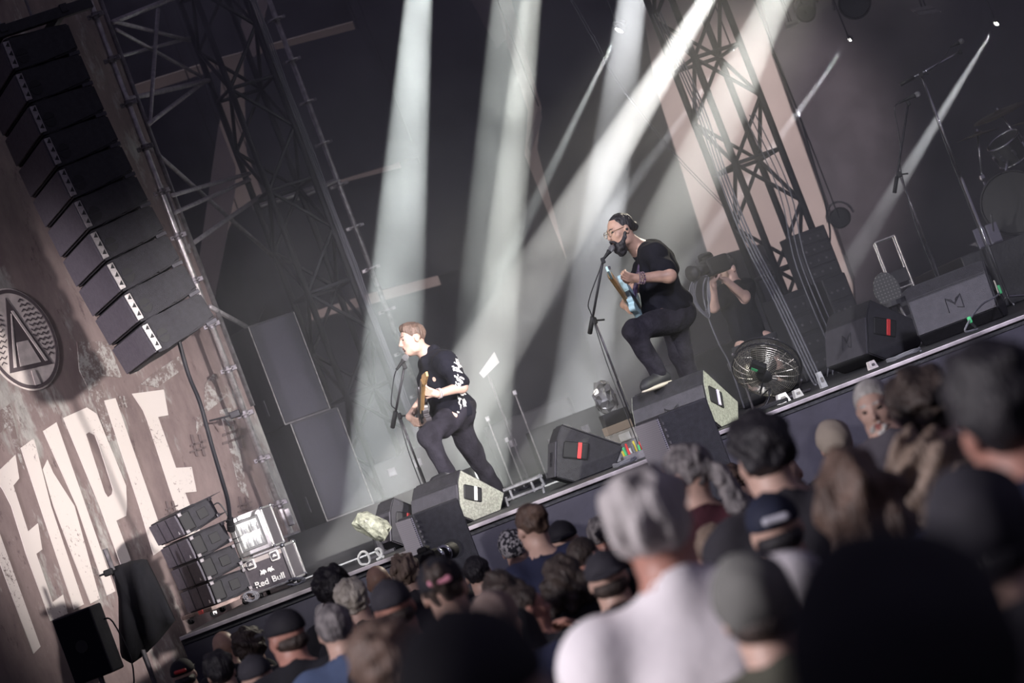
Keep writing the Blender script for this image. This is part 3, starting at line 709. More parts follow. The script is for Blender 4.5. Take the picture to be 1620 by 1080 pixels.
for k in range(4):      # tied to the outside of the chord, down to the riser
    bm = bmesh.new(); pts = [Vector((ch_.x + .038 + .017 * k + .006 * math.sin(2.3 * i + k), ch_.y - .006 * (k % 2), RISER + .005 + 6.6 * i / 14)) for i in range(15)]
    if k == 0:
        for v in pts: v.x = ch_.x + .038
    sweep(bm, smooth_pts(pts), .007, 6); lb_ = 'thin cable tied down the truss tower by the scaffold'; tag(mesh_obj('power_cable', bm, CABLE_G, loc=pts[0]), lb_, 'cable', lb_)
cables([(1040, 20), (1100, 160), (1150, 280), (1190, 380), (1232, 480), (1290, 590), (1306, 604)], 23.2, 19.6, 4, 'power_cable', 'grey cable running down the truss tower by the cameraman to the deck', CABLE_G, .03, .008)
cables([(1190, 180), (1240, 300), (1270, 400), (1300, 480), (1318, 545), (1322, 590)], 23.0, 21.0, 3, 'power_cable', 'thin cable hanging from the dark rack on the truss tower by the cameraman', CABLE_G, .03, .006, .05)
cables([(1225, 85), (1262, 170), (1290, 260), (1305, 310), (1315, 380), (1288, 412)], 26.5, 22.9, 1, 'power_cable', 'single dark cable curving down the pale tent wall', CABLE, .0, .010)
cables([(525, -680), (905, 0), (940, 55), (975, 120), (1060, 235), (1153, 330)], 25.5, 23.76, 2, 'steel_wire', 'fine wire crossing the main light beam', CABLE_G, .01, .004)
# dark dimmer racks strapped to the tower
def rack(px, Y, s, label, yaw=.35, z0=None):
    c = P(*px, Y)
    if z0 is not None: c.z = z0 + s[2] / 2
    t = thing('dimmer_rack', label, 'rack', c, yaw, 'dimmer racks by the tower')
    mesh_obj('body', one(box, (0, 0, 0), s, None, .01), BLACK, t)
    for k in range(4):
        mesh_obj('panel', one(box, (0, -s[1] / 2 - .004, (k - 1.5) * s[2] * .22), (s[0] * .86, .012, s[2] * .18), None, .003), CAB, t)
        for j in range(3): mesh_obj('socket', one(tube, (s[0] * (-.3 + .25 * j), -s[1] / 2 - .016, (k - 1.5) * s[2] * .22), (s[0] * (-.3 + .25 * j), -s[1] / 2 - .006, (k - 1.5) * s[2] * .22), .012, 8), STEEL_D, t)
    return t
rack((1283, 408), 22.95, (.36, .3, .5), 'black dimmer rack set on top of the two others by the truss tower', .35, 2.335)
rack((1318, 470), 22.8, (.26, .3, .84), 'narrow black dimmer rack standing on the deck beside the pale tent wall', .35, DECK)
rack((1246, 480), 22.72, (.36, .3, .84), 'wider black dimmer rack standing on the deck behind the cameraman', .35, DECK)
# par lamp on the tent wall edge
def par_can(px, Y, aim, label, r=.11, L_=.22, lit=False, ring=False):
    c = P(*px, Y); d = (Vector(aim) - c).normalized(); R = frame(Vector((0, 0, 1)).cross(d) if abs(d.z) < .95 else Vector((1, 0, 0)), d)
    t = thing('stage_lamp', label, 'lamp', c, R)
    bm = bmesh.new(); lathe(bm, [(r * .55, -L_), (r * .8, -L_ * .8), (r, -L_ * .3), (r, 0), (r * .9, 0), (r * .88, -.02), (0, -.03)], 22); mesh_obj('housing', bm, BLACK, t, False)
    bm = bmesh.new(); tube(bm, (0, 0, -.028), (0, 0, -.012), r * .86, 20)
    mesh_obj('lens', bm, mat('lit_lens', (.9, .9, .9), .2, emit=((1, .97, .93), 9.0)) if lit else mat('dark_lens', (.05, .05, .06), .15), t)
    bm = bmesh.new()
    pts = [Vector((0, math.cos(q_) * r * 1.25, -L_ * .4)) + Vector((math.sin(q_) * r * 1.5, 0, 0)) for q_ in np.linspace(-1.57, 1.57, 9)]
    hang(t, [c])
    sweep(bm, [Vector((p_.y if False else math.cos(a_) * r * 1.3, math.sin(a_) * r * 1.5, -L_ * .4)) for a_ in np.linspace(0, math.pi, 10)], .012, 6); mesh_obj('yoke', bm, STEEL_D, t)
    return t
par_can((1328, 345), 27.0, (0, 15, 2), 'round black lamp at the edge of the pale tent wall', .12, .24)
par_can((1275, 22), 24.5, P(1265, 120, 23.5), 'grey spotlight hanging beside the wide slanting beam', .10, .38)
par_can((1352, 5), 23.0, P(1352, 60, 20.0), 'large dark lamp with a pale rim hanging from the roof', .16, .3)
for i, (px, aim, nm) in enumerate([((976, 55), (690, 640), 'lit moving lamp with an oval white lens beside the third upright beam'), ((1158, 80), (800, 560), 'small lit lamp at the top of the truss tower by the cameraman'), ((1343, 65), (960, 600), 'small lit lamp throwing a thin beam across the pale tent wall'), ((1575, 40), (1270, 540), 'small lit lamp throwing a thin beam above the drum kit')]):
    rr = (.055, .022, .026, .032)[i]; Yb = (24.55, 25.55, 26.05, 26.05)[i]
    par_can((px[0] + (3, .6, .8, 1.0)[i], px[1] - (6, 1.4, 1.6, 2.0)[i]), Yb, P(*aim, 23.5), nm, rr, rr * 2.2, True)
for poly, lb in [([(1242, 36), (1268, 30), (1258, 44), (1245, 47)], 'pale louvred vent hanging by the slanting beam'), ([(1440, 14), (1472, 8), (1490, 20), (1456, 25)], 'pale louvred vent near the top above the microphone')]:
    t = thing('roof_vent', lb, 'vent', P(*poly[3], 25))
    for k in range(2):
        f0, f1 = k * .5, k * .5 + .4
        l0 = [np.array(poly[0]) * (1 - f) + np.array(poly[3]) * f for f in (f0, f1)]; l1 = [np.array(poly[1]) * (1 - f) + np.array(poly[2]) * f for f in (f0, f1)]
        bm = bmesh.new(); prism(bm, [P(*l0[0], 25), P(*l1[0], 25), P(*l1[1], 25), P(*l0[1], 25)], (0, .04, 0)); hang(t, [P(*((l0[0] + l1[1]) / 2), 25.02)]); part('louvre', bm, mat('pale_vent', (.3, .29, .29), .6), t, -t.location)

for o, pts in DRAPES: hang(o, [p_ for p_ in pts if p_.z < GRID_Z])
bm = bmesh.new()
for y in sorted(HANG_Y | {25.5}): tube(bm, (-6, y, GRID_Z + .03), (11, y, GRID_Z + .03), .03, 8)
for x in (-5.5, 0, 5.5, 10.5): tube(bm, (x, 17.6, GRID_Z + .08), (x, 32.2, GRID_Z + .08), .04, 8)
struct(mesh_obj('ceiling', bm, TRUSS), 'open roof grid of black tubes above the stage')
for i, x in enumerate((-5.5, 0, 5.5, 10.5)): struct(mesh_obj('roof_post', one(tube, (x, 32.2, 0), (x, 32.2, GRID_Z + .08), .05, 8), TRUSS), 'black roof post behind the tent wall')
# ------------------------------------------------------------------ floor monitors
PROFILE = [(.0, .085), (.105, .345), (.175, .43), (.55, .12), (.445, 0), (.118, 0)]
LIT_SIDE = mat('speckled_side_lit', (.30, .31, .26), .6, var=.3, scale=70, bump=.5, bscale=260)  # speckled paint made paler: light falling on these sides is in the colour
def wedge(apex_px, Y, yaw_deg, w, label, strap=RED, k=1.0, side=None, logo=True, band=True, apex='R'):
    th = math.radians(yaw_deg); R = RZ(th)
    pr = [(y * k, z * k) for y, z in PROFILE]
    lx = w / 2 if apex == 'R' else -w / 2
    pos = P(*apex_px, Y) - R @ Vector((lx, pr[2][0], pr[2][1]))
    t = thing('floor_monitor', label, 'monitor', Vector((pos.x, pos.y, DECK)), th)
    bm = bmesh.new(); prism(bm, [Vector((-w / 2, y, z)) for y, z in pr], (w, 0, 0)); bmesh.ops.dissolve_limit(bm, angle_limit=.01, verts=bm.verts, edges=bm.edges)
    bmesh.ops.bevel(bm, geom=list(bm.edges), offset=.008, segments=2, affect='EDGES')
    mesh_obj('cabinet', bm, CAB, t)
    for sx in (-1, 1):      # side cheeks
        bm = bmesh.new(); c = Vector((0, .25 * k, .2 * k))
        prism(bm, [Vector((sx * (w / 2 - .002), c.y + (y - c.y) * .965, c.z + (z - c.z) * .965)) for y, z in pr], (sx * .006, 0, 0))
        ck_ = mesh_obj('side_panel', bm, side or CAB, t)
        hb = bmesh.new(); box(hb, (sx * (w / 2 + .004), .21 * k, .215 * k), (.012, .19 * k, .125 * k), Matrix.Rotation(-.45, 3, 'X'), bev=.012); h_ = mesh_obj('handle_recess', hb, RUBBER, ck_)
        hb = bmesh.new(); box(hb, (sx * (w / 2 + .012), .235 * k, .205 * k), (.014, .03 * k, .12 * k), Matrix.Rotation(-.45, 3, 'X'), bev=.004); mesh_obj('handle_strap', hb, strap, ck_)
    # baffle grille
    a = Vector((0, .19 * k, .43 * k)); b = Vector((0, .545 * k, .135 * k)); nrm = Vector((0, .31, .375)).normalized()
    bm = bmesh.new(); box(bm, (a + b) / 2 + nrm * .0, (w * .94, .46 * k, .012), Matrix.Rotation(-math.atan2(.31, .375), 3, 'X'), bev=.003); mesh_obj('baffle_grille', bm, BLACK, t)
    # rear panel facing the audience
    lean = math.atan2(.105, .26)
    bm = bmesh.new(); box(bm, (0, .05 * k - .004, .208 * k), (w * .97, .012, .262 * k), Matrix.Rotation(-lean, 3, 'X'), bev=.003); rp = mesh_obj('rear_panel', bm, CAB_GREY if band else CAB, t)
    if logo:
        s = .055 * k; bm = bmesh.new(); Rm = Matrix.Rotation(-lean, 3, 'X')
        def lp(x, z): return Vector((.02, .05 * k - .011, .215 * k)) + Rm @ Vector((x * s, 0, z * s))
        for pts in ([(-1, -1), (-1, 1), (-.2, .1)], [(-.2, .1), (.2, .1), (1, 1), (1, -1)], [(-.9, .9), (-.3, .55), (.0, -.2)], [(.9, .9), (.3, .55), (0, -.2)], [(.2, -.6), (.9, -.95)]):
            path(bm, [lp(x, z) for x, z in pts], .0035, 5)
        mesh_obj('logo_emboss', bm, CAB, rp)
    bm = bmesh.new()
    for sx in (-1, 1): box(bm, (sx * w * .35, .25 * k, .004), (.05, .2 * k, .012), bev=.003)
    mesh_obj('rubber_foot', bm, RUBBER, t)
    return t
wedge((729, 747), 17.75, -45, .55, 'floor monitor with a light-washed speckled side under the short-haired guitarist', WHITE, .9, LIT_SIDE, False)
m2 = wedge((1111, 583), 17.45, -28, .61, 'large floor monitor with an embossed logo under the foot of the bearded singer', mat('pale_violet_strap', (.75, .68, .85), .4), 1.02, LIT_SIDE)
wedge((888, 673), 17.9, -84, .55, 'floor monitor turned sideways with a red handle strap between the two musicians', RED, 1.0, CAB)
wedge((1373, 468), 19.3, -62, .61, 'floor monitor with a red handle strap beside the fan and power cables', RED, 1.13, CAB)
wedge((1549, 396), 18.4, -17, .64, 'broad floor monitor with an embossed logo in front of the drum kit', mat('cream_strap', (.6, .57, .45), .5), 1.08, CAB)
wedge((622, 788), 18.2, -52, .22, 'narrow dark floor monitor beside the rain-covered lamp', RED, .86, CAB, False)
# ------------------------------------------------------------------ front-fill loudspeakers in the pit
PERF = perf('perforated_grille_steel', (.28, .26, .30), (.015, .015, .02), 75)
def frontfill(near_px, Y, w, d, h, label, yaw=68):
    R, down = arr_frame(math.radians(yaw), 0); n_ = P(*near_px, Y)
    t = thing('front_fill_speaker', label, 'loudspeaker', Vector((n_.x, n_.y, n_.z - h)), R)
    bm = bmesh.new(); box(bm, (w / 2, d / 2, h / 2), (w, d, h), bev=.012); mesh_obj('cabinet', bm, CAB, t)
    bm = bmesh.new(); box(bm, (w / 2, -.008, h / 2), (w * .94, .02, h * .95), bev=.006); mesh_obj('grille', bm, PERF, t)
    bm = bmesh.new(); tube(bm, (-.005, d * .52, h * .45), (.004, d * .52, h * .45), .062, 24); mesh_obj('pole_socket', bm, RUBBER, t)
    bm = bmesh.new()
    for k in range(14): box(bm, (-.003, .012, h * (.05 + .066 * k)), (.01, .012, h * .03), bev=.002)
    mesh_obj('grille_edge', bm, STEEL_D, t)
    zb = n_.z - h
    s = thing('subwoofer', 'black subwoofer in the pit under ' + ('the loudspeaker ' + label.split(' below ')[1].join(['below ', ''])), 'loudspeaker', Vector((n_.x, n_.y, 0)), R)
    bm = bmesh.new(); box(bm, (w / 2, d / 2, zb / 2), (w * 1.15, d * 1.1, zb), bev=.012); mesh_obj('cabinet', bm, CAB, s)
    bm = bmesh.new(); box(bm, (w / 2, -d * .05 - .008, zb / 2), (w, .02, zb * .92), bev=.006); mesh_obj('grille', bm, PERF, s)
    return t
frontfill((652, 814), 15.9, .36, .34, .55, 'black front-fill loudspeaker with a perforated grille below the speckled monitor')
frontfill((1041, 657), 15.6, .40, .37, .66, 'black front-fill loudspeaker with a round side socket below the bearded singer')
# ------------------------------------------------------------------ microphone stands
MESHB = mat('mic_ball_mesh', (.38, .38, .4), .4, .6, bump=.8, bscale=500)
def mic(parent, tip, tail, off, r=.024, ballm=MESHB):
    tip, tail = Vector(tip), Vector(tail); d = (tip - tail).normalized(); L_ = (tip - tail).length
    bm = bmesh.new(); R = frame(Vector((0, .3, 1)).cross(d), d).to_4x4()
    lathe(bm, [(.0, L_), (r * .7, L_ - .006), (r, L_ - .022), (r, L_ - .034), (r * .75, L_ - .052)], 16, Matrix.Translation(tail) @ R)
    o = part('mic_head', bm, ballm, parent, off, True)
    bm = bmesh.new(); lathe(bm, [(r * .8, L_ - .05), (r * .8, L_ - .06), (r * .62, L_ - .07), (r * .42, .02), (r * .42, 0)], 14, Matrix.Translation(tail) @ R)
    part('mic_body', bm, RUBBER, parent, off, True)
def mic_stand(label, mt, ml, boom, clutch, foot_px, Y, zf, metal=BLACK, pole=STEEL_D, cable=None, r=.012, Yt=None, base_r=None):
    Yt = Yt or Y
    # mt/ml mic tip/tail px; boom (top, bottom) px; clutch px
    c = P(*clutch, Y); base = Vector((c.x, c.y, zf))
    fb = (boom[1][1] - clutch[1]) / max(1, clutch[1] - boom[0][1]); Yb = Y + (Y - Yt) * fb      # the boom stays straight through its clutch
    t = thing('mic_stand', label, 'mic stand', base); off = -base
    mic(t, P(*mt, Yt), P(*ml, Yt), off)
    part('boom', one(tube, P(*boom[0], Yt), P(*boom[1], Yb), r * .8, 10), metal, t, off, True)
    ap = P(*boom[1], Yb); bp = P(*boom[0], Yt); dd = (bp - ap).normalized()
    part('counterweight', one(tube, ap, ap + dd * .14, r * 1.5, 10), RUBBER, t, off, True)
    bm = bmesh.new(); box(bm, c, (.035, .04, .05), bev=.008); tube(bm, c, c + Vector((.07, -.02, -.02)), .007, 8); part('clutch', bm, RUBBER, t, off)
    pmid = Vector((c.x, c.y, zf + (c.z - zf) * .55))
    part('upper_tube', one(tube, c, pmid, r * .75, 10), pole, t, off, True)
    part('lower_tube', one(tube, pmid, base + Vector((0, 0, .015)), r * 1.1, 10), metal, t, off, True)
    bm = bmesh.new(); b2 = P(*boom[0], Yt); box(bm, b2, (.03, .035, .045), bev=.006); part('mic_clip', bm, RUBBER, t, off)
    if base_r:
        bm = bmesh.new(); lathe(bm, [(base_r, 0), (base_r, .012), (.03, .035), (.02, .05)], 28, Matrix.Translation(base)); part('round_base', bm, metal, t, off)
    for a in range(0 if base_r else 3):
        aa = a * 2.094 + .4; part('leg', one(tube, base + Vector((0, 0, .09)), base + Vector((.3 * math.cos(aa), .3 * math.sin(aa), .012)), .009, 8), metal, t, off)
    pts = cable or [ml, (ml[0] - 4, ml[1] + 14), (boom[1][0] - 2, (ml[1] + boom[1][1]) / 2 + 8), (clutch[0] - 4, clutch[1] - 6)]
    cp = [P(x, y, Yt + (Y - Yt) * i / max(1, len(pts) - 1) - .02) for i, (x, y) in enumerate(pts)] + [Vector((c.x - .03, c.y - .03, zf + (c.z - zf) * f)) for f in (.7, .35, .06)]
    part('mic_cable', one(sweep, smooth_pts(cp), .0045, 6), CABLE, t, off)
    return t
mic_stand('black boom microphone stand in front of the guitarist in the open shirt', (645, 561), (627, 585), ((640, 579), (621, 676)), (632, 658), None, 18.64, DECK, Yt=18.44, base_r=.11)
mic_stand('black boom microphone stand in front of the bearded singer', (971, 388), (953, 412), ((954, 412), (933, 527)), (941, 507), None, 17.92, DECK, Yt=17.66, base_r=.11)
mic_stand('unused black boom microphone stand behind the broad floor monitor', (1456, 147), (1421, 163), ((1437, 163), (1415, 305)), (1423, 276), None, 20.6, DECK, cable=[(1421, 163), (1415, 172), (1420, 200), (1425, 235), (1424, 262)])
mic_stand('tall chrome boom stand over the drum kit', (1525, 63), (1503, 75), ((1519, 82), (1424, 134)), (1457, 118), None, 21.7, DECK, CHROME, CHROME, cable=[(1503, 75), (1490, 95), (1470, 112), (1460, 122)])

# ------------------------------------------------------------------ fan
def fan():
    Y = 18.5; c = P(1213, 580, Y); r = .262
    down_l = Vector(-US) * .93 - Vector(RS) * .30
    nrm = (Vector((0, -1, 0)) * .70 + down_l * .71).normalized()      # the back of the fan faces the audience and the floor
    R = frame(Vector(RS) * .93 - Vector(US) * .36, nrm)
    base = Vector((c.x, c.y, DECK))
    t = thing('stage_fan', 'round drum fan with a wire cage tilted up on the stage edge', 'fan', base); off = c - base
    WIRE = mat('fan_wire', (.42, .40, .33), .35, .7)
    def fp(name, bm, m, sm=False):
        o = mesh_obj(name, bm, m, t, sm); o.matrix_local = Matrix.Translation(off) @ R.to_4x4(); return o
    for s, nm in ((1, 'rear_cage'), (-1, 'front_cage')):
        bm = bmesh.new()
        for k in range(15):
            rr = r * (.22 + .78 * k / 14); z = s * (.075 * math.sqrt(max(0, 1 - (rr / r) ** 2)) + .035)
            sweep(bm, [Vector((rr * math.cos(a), rr * math.sin(a), z)) for a in np.linspace(0, 2 * math.pi, 41)], .0022, 4)
        for k in range(20):
            a0 = 2 * math.pi * k / 20
            sweep(bm, [Vector((rr * math.cos(a0 + .25 * (1 - rr / r)), rr * math.sin(a0 + .25 * (1 - rr / r)), s * (.075 * math.sqrt(max(0, 1 - (rr / r) ** 2)) + .036))) for rr in np.linspace(.05, r, 6)], .0025, 4)
        o = fp(nm, bm, WIRE)
    bm = bmesh.new(); sweep(bm, [Vector((r * math.cos(a), r * math.sin(a), .035)) for a in np.linspace(0, 2 * math.pi, 49)], .008, 6); sweep(bm, [Vector((r * math.cos(a), r * math.sin(a), -.035)) for a in np.linspace(0, 2 * math.pi, 49)], .008, 6); fp('rim', bm, BLACK)
    for k in range(3):
        bm = bmesh.new(); a0 = k * 2.094
        vs = []
        for i in range(7):
            rr = .05 + (r * .85 - .05) * i / 6; wv = .35 + .25 * math.sin(i / 6 * math.pi)
            row = [bm.verts.new(Vector((rr * math.cos(a0 + q_), rr * math.sin(a0 + q_), (q_ / wv) * .035))) for q_ in (-wv, 0, wv)]; vs.append(row)
        for A_, B_ in zip(vs[:-1], vs[1:]):
            for j in range(2): bm.faces.new([A_[j], A_[j + 1], B_[j + 1], B_[j]])
        ex = bmesh.ops.extrude_face_region(bm, geom=list(bm.faces)); bmesh.ops.translate(bm, verts=[v for v in ex['geom'] if isinstance(v, bmesh.types.BMVert)], vec=(0, 0, .006))
        fp('blade', bm, mat('fan_blade', (.20, .19, .15), .4, .5), True)
    bm = bmesh.new(); lathe(bm, [(.0, -.06), (.07, -.05), (.075, 0), (.072, .09), (.05, .13), (0, .135)], 22); fp('motor', bm, RUBBER, True)
    bm = bmesh.new(); box(bm, (-.08, .09, .13), (.12, .075, .05), bev=.01); bx_ = fp('switch_box', bm, RUBBER)
    bm = bmesh.new(); box(bm, (-.1, .07, .158), (.05, .02, .006)); o = mesh_obj('sticker', bm, GREEN, bx_)
    bm = bmesh.new()
    for s in (-1, 1):
        hx = R @ Vector((s * (r + .02), 0, 0)) + off
        sweep(bm, smooth_pts([hx, hx * .9 + Vector((0, .08, -.04)), Vector((s * .2, .14, .03 - 0)), Vector((s * .2, .14, .012)), Vector((s * .22, -.22, .012))]), .011, 8)
    tube(bm, (-.22, -.22, .012), (.22, -.22, .012), .011, 8)
    mesh_obj('stand', bm, STEEL_D, t, True)
    bm = bmesh.new(); sweep(bm, smooth_pts([off + R @ Vector((0, -.02, .13)), off + R @ Vector((.03, -.16, .16)), Vector((-.06, -.2, .12)), Vector((-.14, -.25, .02)), Vector((-.3, -.22, .012)), Vector((-.42, -.3, .012))]), .006); mesh_obj('power_cord', bm, CABLE, t)
fan()
# ------------------------------------------------------------------ cables and small kit along the stage edge
def coil(px, Y, r, n, label, m=CABLE, turns=3):
    c = P(*px, Y); c.z = DECK + .01; bm = bmesh.new()
    pts = [c + Vector((r * (1 + .12 * math.sin(3 * a)) * math.cos(a), r * .8 * math.sin(a), .006 * a / 6.28 + .01 * abs(math.sin(a * 1.7)))) for a in np.linspace(0, 6.283 * turns, 20 * turns)]
    sweep(bm, pts, .008, 6); tag(mesh_obj('cable_coil', bm, m, loc=c), label, 'cable')
coil((1218, 642), 17.35, .13, 3, 'tangled black cables on the deck in front of the fan', CABLE)
coil((1430, 560), 17.2, .12, 3, 'small coil of cable on the deck between the logo monitor and its neighbour', CABLE_G)
coil((985, 722), 17.0, .08, 3, 'small cable tangle beside the sideways monitor', CABLE_G)
def loop(pts, Y, r, m, label, cat='cable'):
    bm = bmesh.new(); w_ = [P(q_[0], q_[1], q_[2] if len(q_) > 2 else Y) for q_ in pts]
    for v in w_: v.z = max(v.z, DECK + r)
    sweep(bm, smooth_pts(w_), r, 7)
    return tag(mesh_obj('cable_loop', bm, m, loc=w_[-1]), label, cat)
WCABLE = mat('white_cable', (.5, .5, .48), .5)
loop([(580, 893), (571, 892), (567, 882), (572, 873), (580, 874), (585, 884), (584, 892), (578, 895)], 16.7, .009, WCABLE, 'open loop of white cable standing on the stage lip')
loop([(608, 882), (600, 878), (595, 870), (600, 868), (604, 873), (603, 881), (596, 886)], 16.7, .011, WCABLE, 'small knot of white cable near the narrow dark monitor')
loop([(1546, 520, 17.35), (1527, 524, 17.3), (1533, 508, 17.3), (1545, 490, 17.5), (1558, 478, 17.9), (1577, 468, 18.1), (1580, 462, 18.62)], 17.4, .008, CABLE_G, 'grey cable with green tape looping down from the broad monitor')
for (px, s, lab_) in [((1534, 506), (.03, .03, .05), 'strip of green tape on the cable in front of the broad monitor'), ((1578, 459), (.055, .04, .07), 'green connector plugged into the side of the broad monitor')]:
    t = thing('cable_connector', lab_, 'connector', P(*px, 17.32 if px[0] < 1550 else 18.64)); mesh_obj('sleeve', one(box, (0, 0, 0), s, None, .008), GREEN, t); mesh_obj('tail', one(tube, (0, 0, -s[2] * .4), (.02, 0, -s[2] * 1.3), .012, 8), RUBBER, t)
for k, (px, s, c_, lab_) in enumerate([((1236, 620), (.10, .05, .07), (.62, .6, .62), 'white label card under the fan'), ((1262, 618), (.07, .05, .06), (.35, .34, .36), 'small grey plug box beside the fan'), ((1303, 606), (.05, .04, .12), (.3, .3, .33), 'slim grey power adaptor at the foot of the cables'), ((1384, 583), (.07, .05, .06), (.6, .55, .55), 'white folded card under the brown-sided monitor')]):
    c = P(*px, 17.7); c.z = DECK; t = thing('small_card', lab_, 'card', c, .3)
    bm = bmesh.new(); prism(bm, [Vector((-s[0] / 2, 0, 0)), Vector((s[0] / 2, 0, 0)), Vector((s[0] * .35, .01, s[2])), Vector((-s[0] * .3, .01, s[2]))], (0, s[1], 0)); mesh_obj('face', bm, mat('card_%d' % k, c_, .5, var=.2, scale=30), t)
    mesh_obj('mark', one(box, (.0, -.002, s[2] * .5), (s[0] * .35, .004, s[2] * .3)), STEEL_D, t)
# stage box of coloured connectors
c = P(1003, 708, 17.25); c.z = DECK
t = thing('stage_box', 'open stage box with coloured connectors beside the sideways monitor', 'stage box', c, .15)
mesh_obj('body', one(box, (0, 0, .03), (.22, .12, .06), None, .006), STEEL_D, t)
for k in range(10):
    mesh_obj('plug', one(tube, (-.09 + .02 * k, -.02 + .03 * (k % 2), .06), (-.095 + .021 * k, -.03 + .03 * (k % 2), .1 + .02 * (k % 3)), .008, 8), [mat('yellow_plug', (.6, .5, .08), .4), GREEN, RED, WHITE, CABLE_G][k % 5], t)
# metal bars / folded ramp by the stage lip
t = thing('folded_frame', 'folded aluminium frame of flat bars lying by the stage lip', 'frame', G(830, 790, DECK)); 
for (x0, y0), (x1, y1), s in [((796, 776), (858, 752), .016), ((800, 792), (858, 770), .014), ((852, 750), (862, 768), .013), ((806, 775), (812, 790), .012), ((840, 762), (846, 778), .012), ((800, 786), (804, 801), .012), ((858, 765), (862, 785), .012)]:
    part('bar', one(tube, P(x0, y0, 18.22), P(x1, y1, 18.22), s, 6), mat('grey_bar', (.32, .32, .32), .45, .5, var=.3, scale=30), t, -t.location)
# wrapped floor lamp (clear rain cover)
c = P(588, 832, 18.0)
t = thing('wrapped_floor_lamp', 'pale floor light under a crumpled clear rain cover beside the narrow monitor', 'lamp', Vector((c.x, c.y, DECK)))
ax = (P(612, 842, 18.0) - P(566, 820, 18.0)).normalized(); R = frame(Vector((0, -1, 0)), ax)
bm = bmesh.new()
lathe(bm, [(.0, -.14), (.055, -.13), (.075, -.08), (.082, 0), (.085, .08), (.07, .13), (0, .14)], 14, Matrix.Translation(c - Vector((c.x, c.y, DECK))) @ R.to_4x4())
for v in bm.verts: v.co += Vector((random.uniform(-.012, .012), random.uniform(-.012, .012), random.uniform(-.012, .012)))
mesh_obj('rain_cover', bm, mat('crumpled_plastic', (.26, .27, .21), .15, var=.5, scale=18, bump=.8, bscale=30), t)
bm = bmesh.new(); c2 = c - Vector((c.x, c.y, DECK)); tube(bm, Vector((c2.x, c2.y, 0)), c2, .03, 10); box(bm, (0, 0, .012), (.2, .2, .024), bev=.004); mesh_obj('foot', bm, BLACK, t)
# shelf of boxed kit behind the singer's stand
t = thing('kit_stack', 'stack of small amplifier units with foil on top behind the singer', 'amplifier', Vector((P(985, 690, 19.2).x, 19.2, DECK)), .12)
z = 0
for s, m_ in [((.26, .22, .13), mat('grey_unit', (.28, .28, .3), .5, var=.2, scale=20)), ((.24, .22, .09), mat('pale_unit', (.4, .38, .36), .5, var=.2, scale=20)), ((.24, .22, .07), mat('cardboard_unit', (.38, .3, .24), .7)), ((.22, .2, .10), BLACK)]:
    mesh_obj('unit', one(box, (0, 0, z + s[2] / 2), s, None, .006), m_, t); z += s[2]
mesh_obj('label_plate', one(box, (.0, -.113, .17), (.09, .006, .06)), WHITE, t)
bm = bmesh.new(); bmesh.ops.create_icosphere(bm, subdivisions=3, radius=.11, matrix=Matrix.Translation((-.02, 0, z + .12)) @ Matrix.Diagonal((.8, .6, 1.3, 1)))
for v in bm.verts: v.co += Vector((random.uniform(-1, 1), random.uniform(-1, 1), random.uniform(-1, 1))) * .018
mesh_obj('foil', bm, mat('crumpled_foil', (.6, .6, .58), .25, .7), t)
# ------------------------------------------------------------------ clutter in the haze
def road_case(px, Y, s, label, yaw=0.0, m=BLACK, z0=DECK):
    c = P(*px, Y); t = thing('road_case', label, 'case', Vector((c.x, Y, z0)), yaw, 'road cases at the back of the stage')
    mesh_obj('body', one(box, (0, 0, s[2] / 2), s, None, .008), m, t)
    for x in (-1, 1):
        mesh_obj('edge_extrusion', one(box, (x * s[0] / 2, -s[1] / 2, s[2] / 2), (.02, .02, s[2])), CAB, t)
    mesh_obj('edge_extrusion', one(box, (0, -s[1] / 2, s[2]), (s[0], .02, .02)), CAB, t); mesh_obj('edge_extrusion', one(box, (0, -s[1] / 2, .01), (s[0], .02, .02)), CAB, t)
    for k in (-.25, .25):
        mesh_obj('latch', one(box, (s[0] * k, -s[1] / 2 - .006, s[2] * .65), (.08, .015, .08), None, .006), STEEL_D, t)
    return t
road_case((632, 720), 23.2, (.52, .42, .34), 'low black road case on the riser behind the microphone of the short-haired guitarist', .1, z0=RISER)
road_case((858, 715), 25.0, (.9, .5, .7), 'black road case behind the folded frame', -.1)
road_case((900, 700), 24.0, (.7, .5, .5), 'black road case behind the kit stack', .1)
road_case((1130, 620), 22.4, (.8, .5, .6), 'black road case behind the bearded singer', .1)
for (px, Y, hgt, lab_) in [((782, 690), 23.0, .75, 'tallest thin bright stand behind the folded frame'), ((803, 700), 23.2, .5, 'short thin bright stand beside the folded frame'), ((826, 652), 23.4, .9, 'thin bright stand nearest the dark road case')]:
    c = P(*px, Y); t = thing('thin_stand', lab_, 'stand', Vector((c.x, Y, DECK)))
    mesh_obj('pole', one(tube, (0, 0, 0), (0, 0, hgt), .008, 8), STEEL, t); mesh_obj('foot', one(tube, (0, 0, 0), (0, 0, .02), .06, 14), BLACK, t); mesh_obj('clip', one(box, (0, 0, hgt), (.04, .04, .05), None, .006), STEEL, t)
sheet = [(758, 590), (782, 556), (790, 573), (765, 598)]
t = thing('set_sheet', 'white sheet on a music stand lit in the haze beside the guitarist', 'music stand', Vector((P(772, 590, 23.5).x, 23.5, DECK)))
bm = bmesh.new(); prism(bm, [P(x, y, 23.5) for x, y in sheet], (0, .01, 0)); part('sheet', bm, mat('white_paper', (.7, .68, .64), .7), t, -t.location)
c = P(772, 592, 23.52) - t.location; mesh_obj('pole', one(tube, (c.x, .02, 0), (c.x, .02, c.z), .012, 8), STEEL_D, t); mesh_obj('base', one(tube, (c.x, .02, 0), (c.x, .02, .02), .11, 16), BLACK, t)
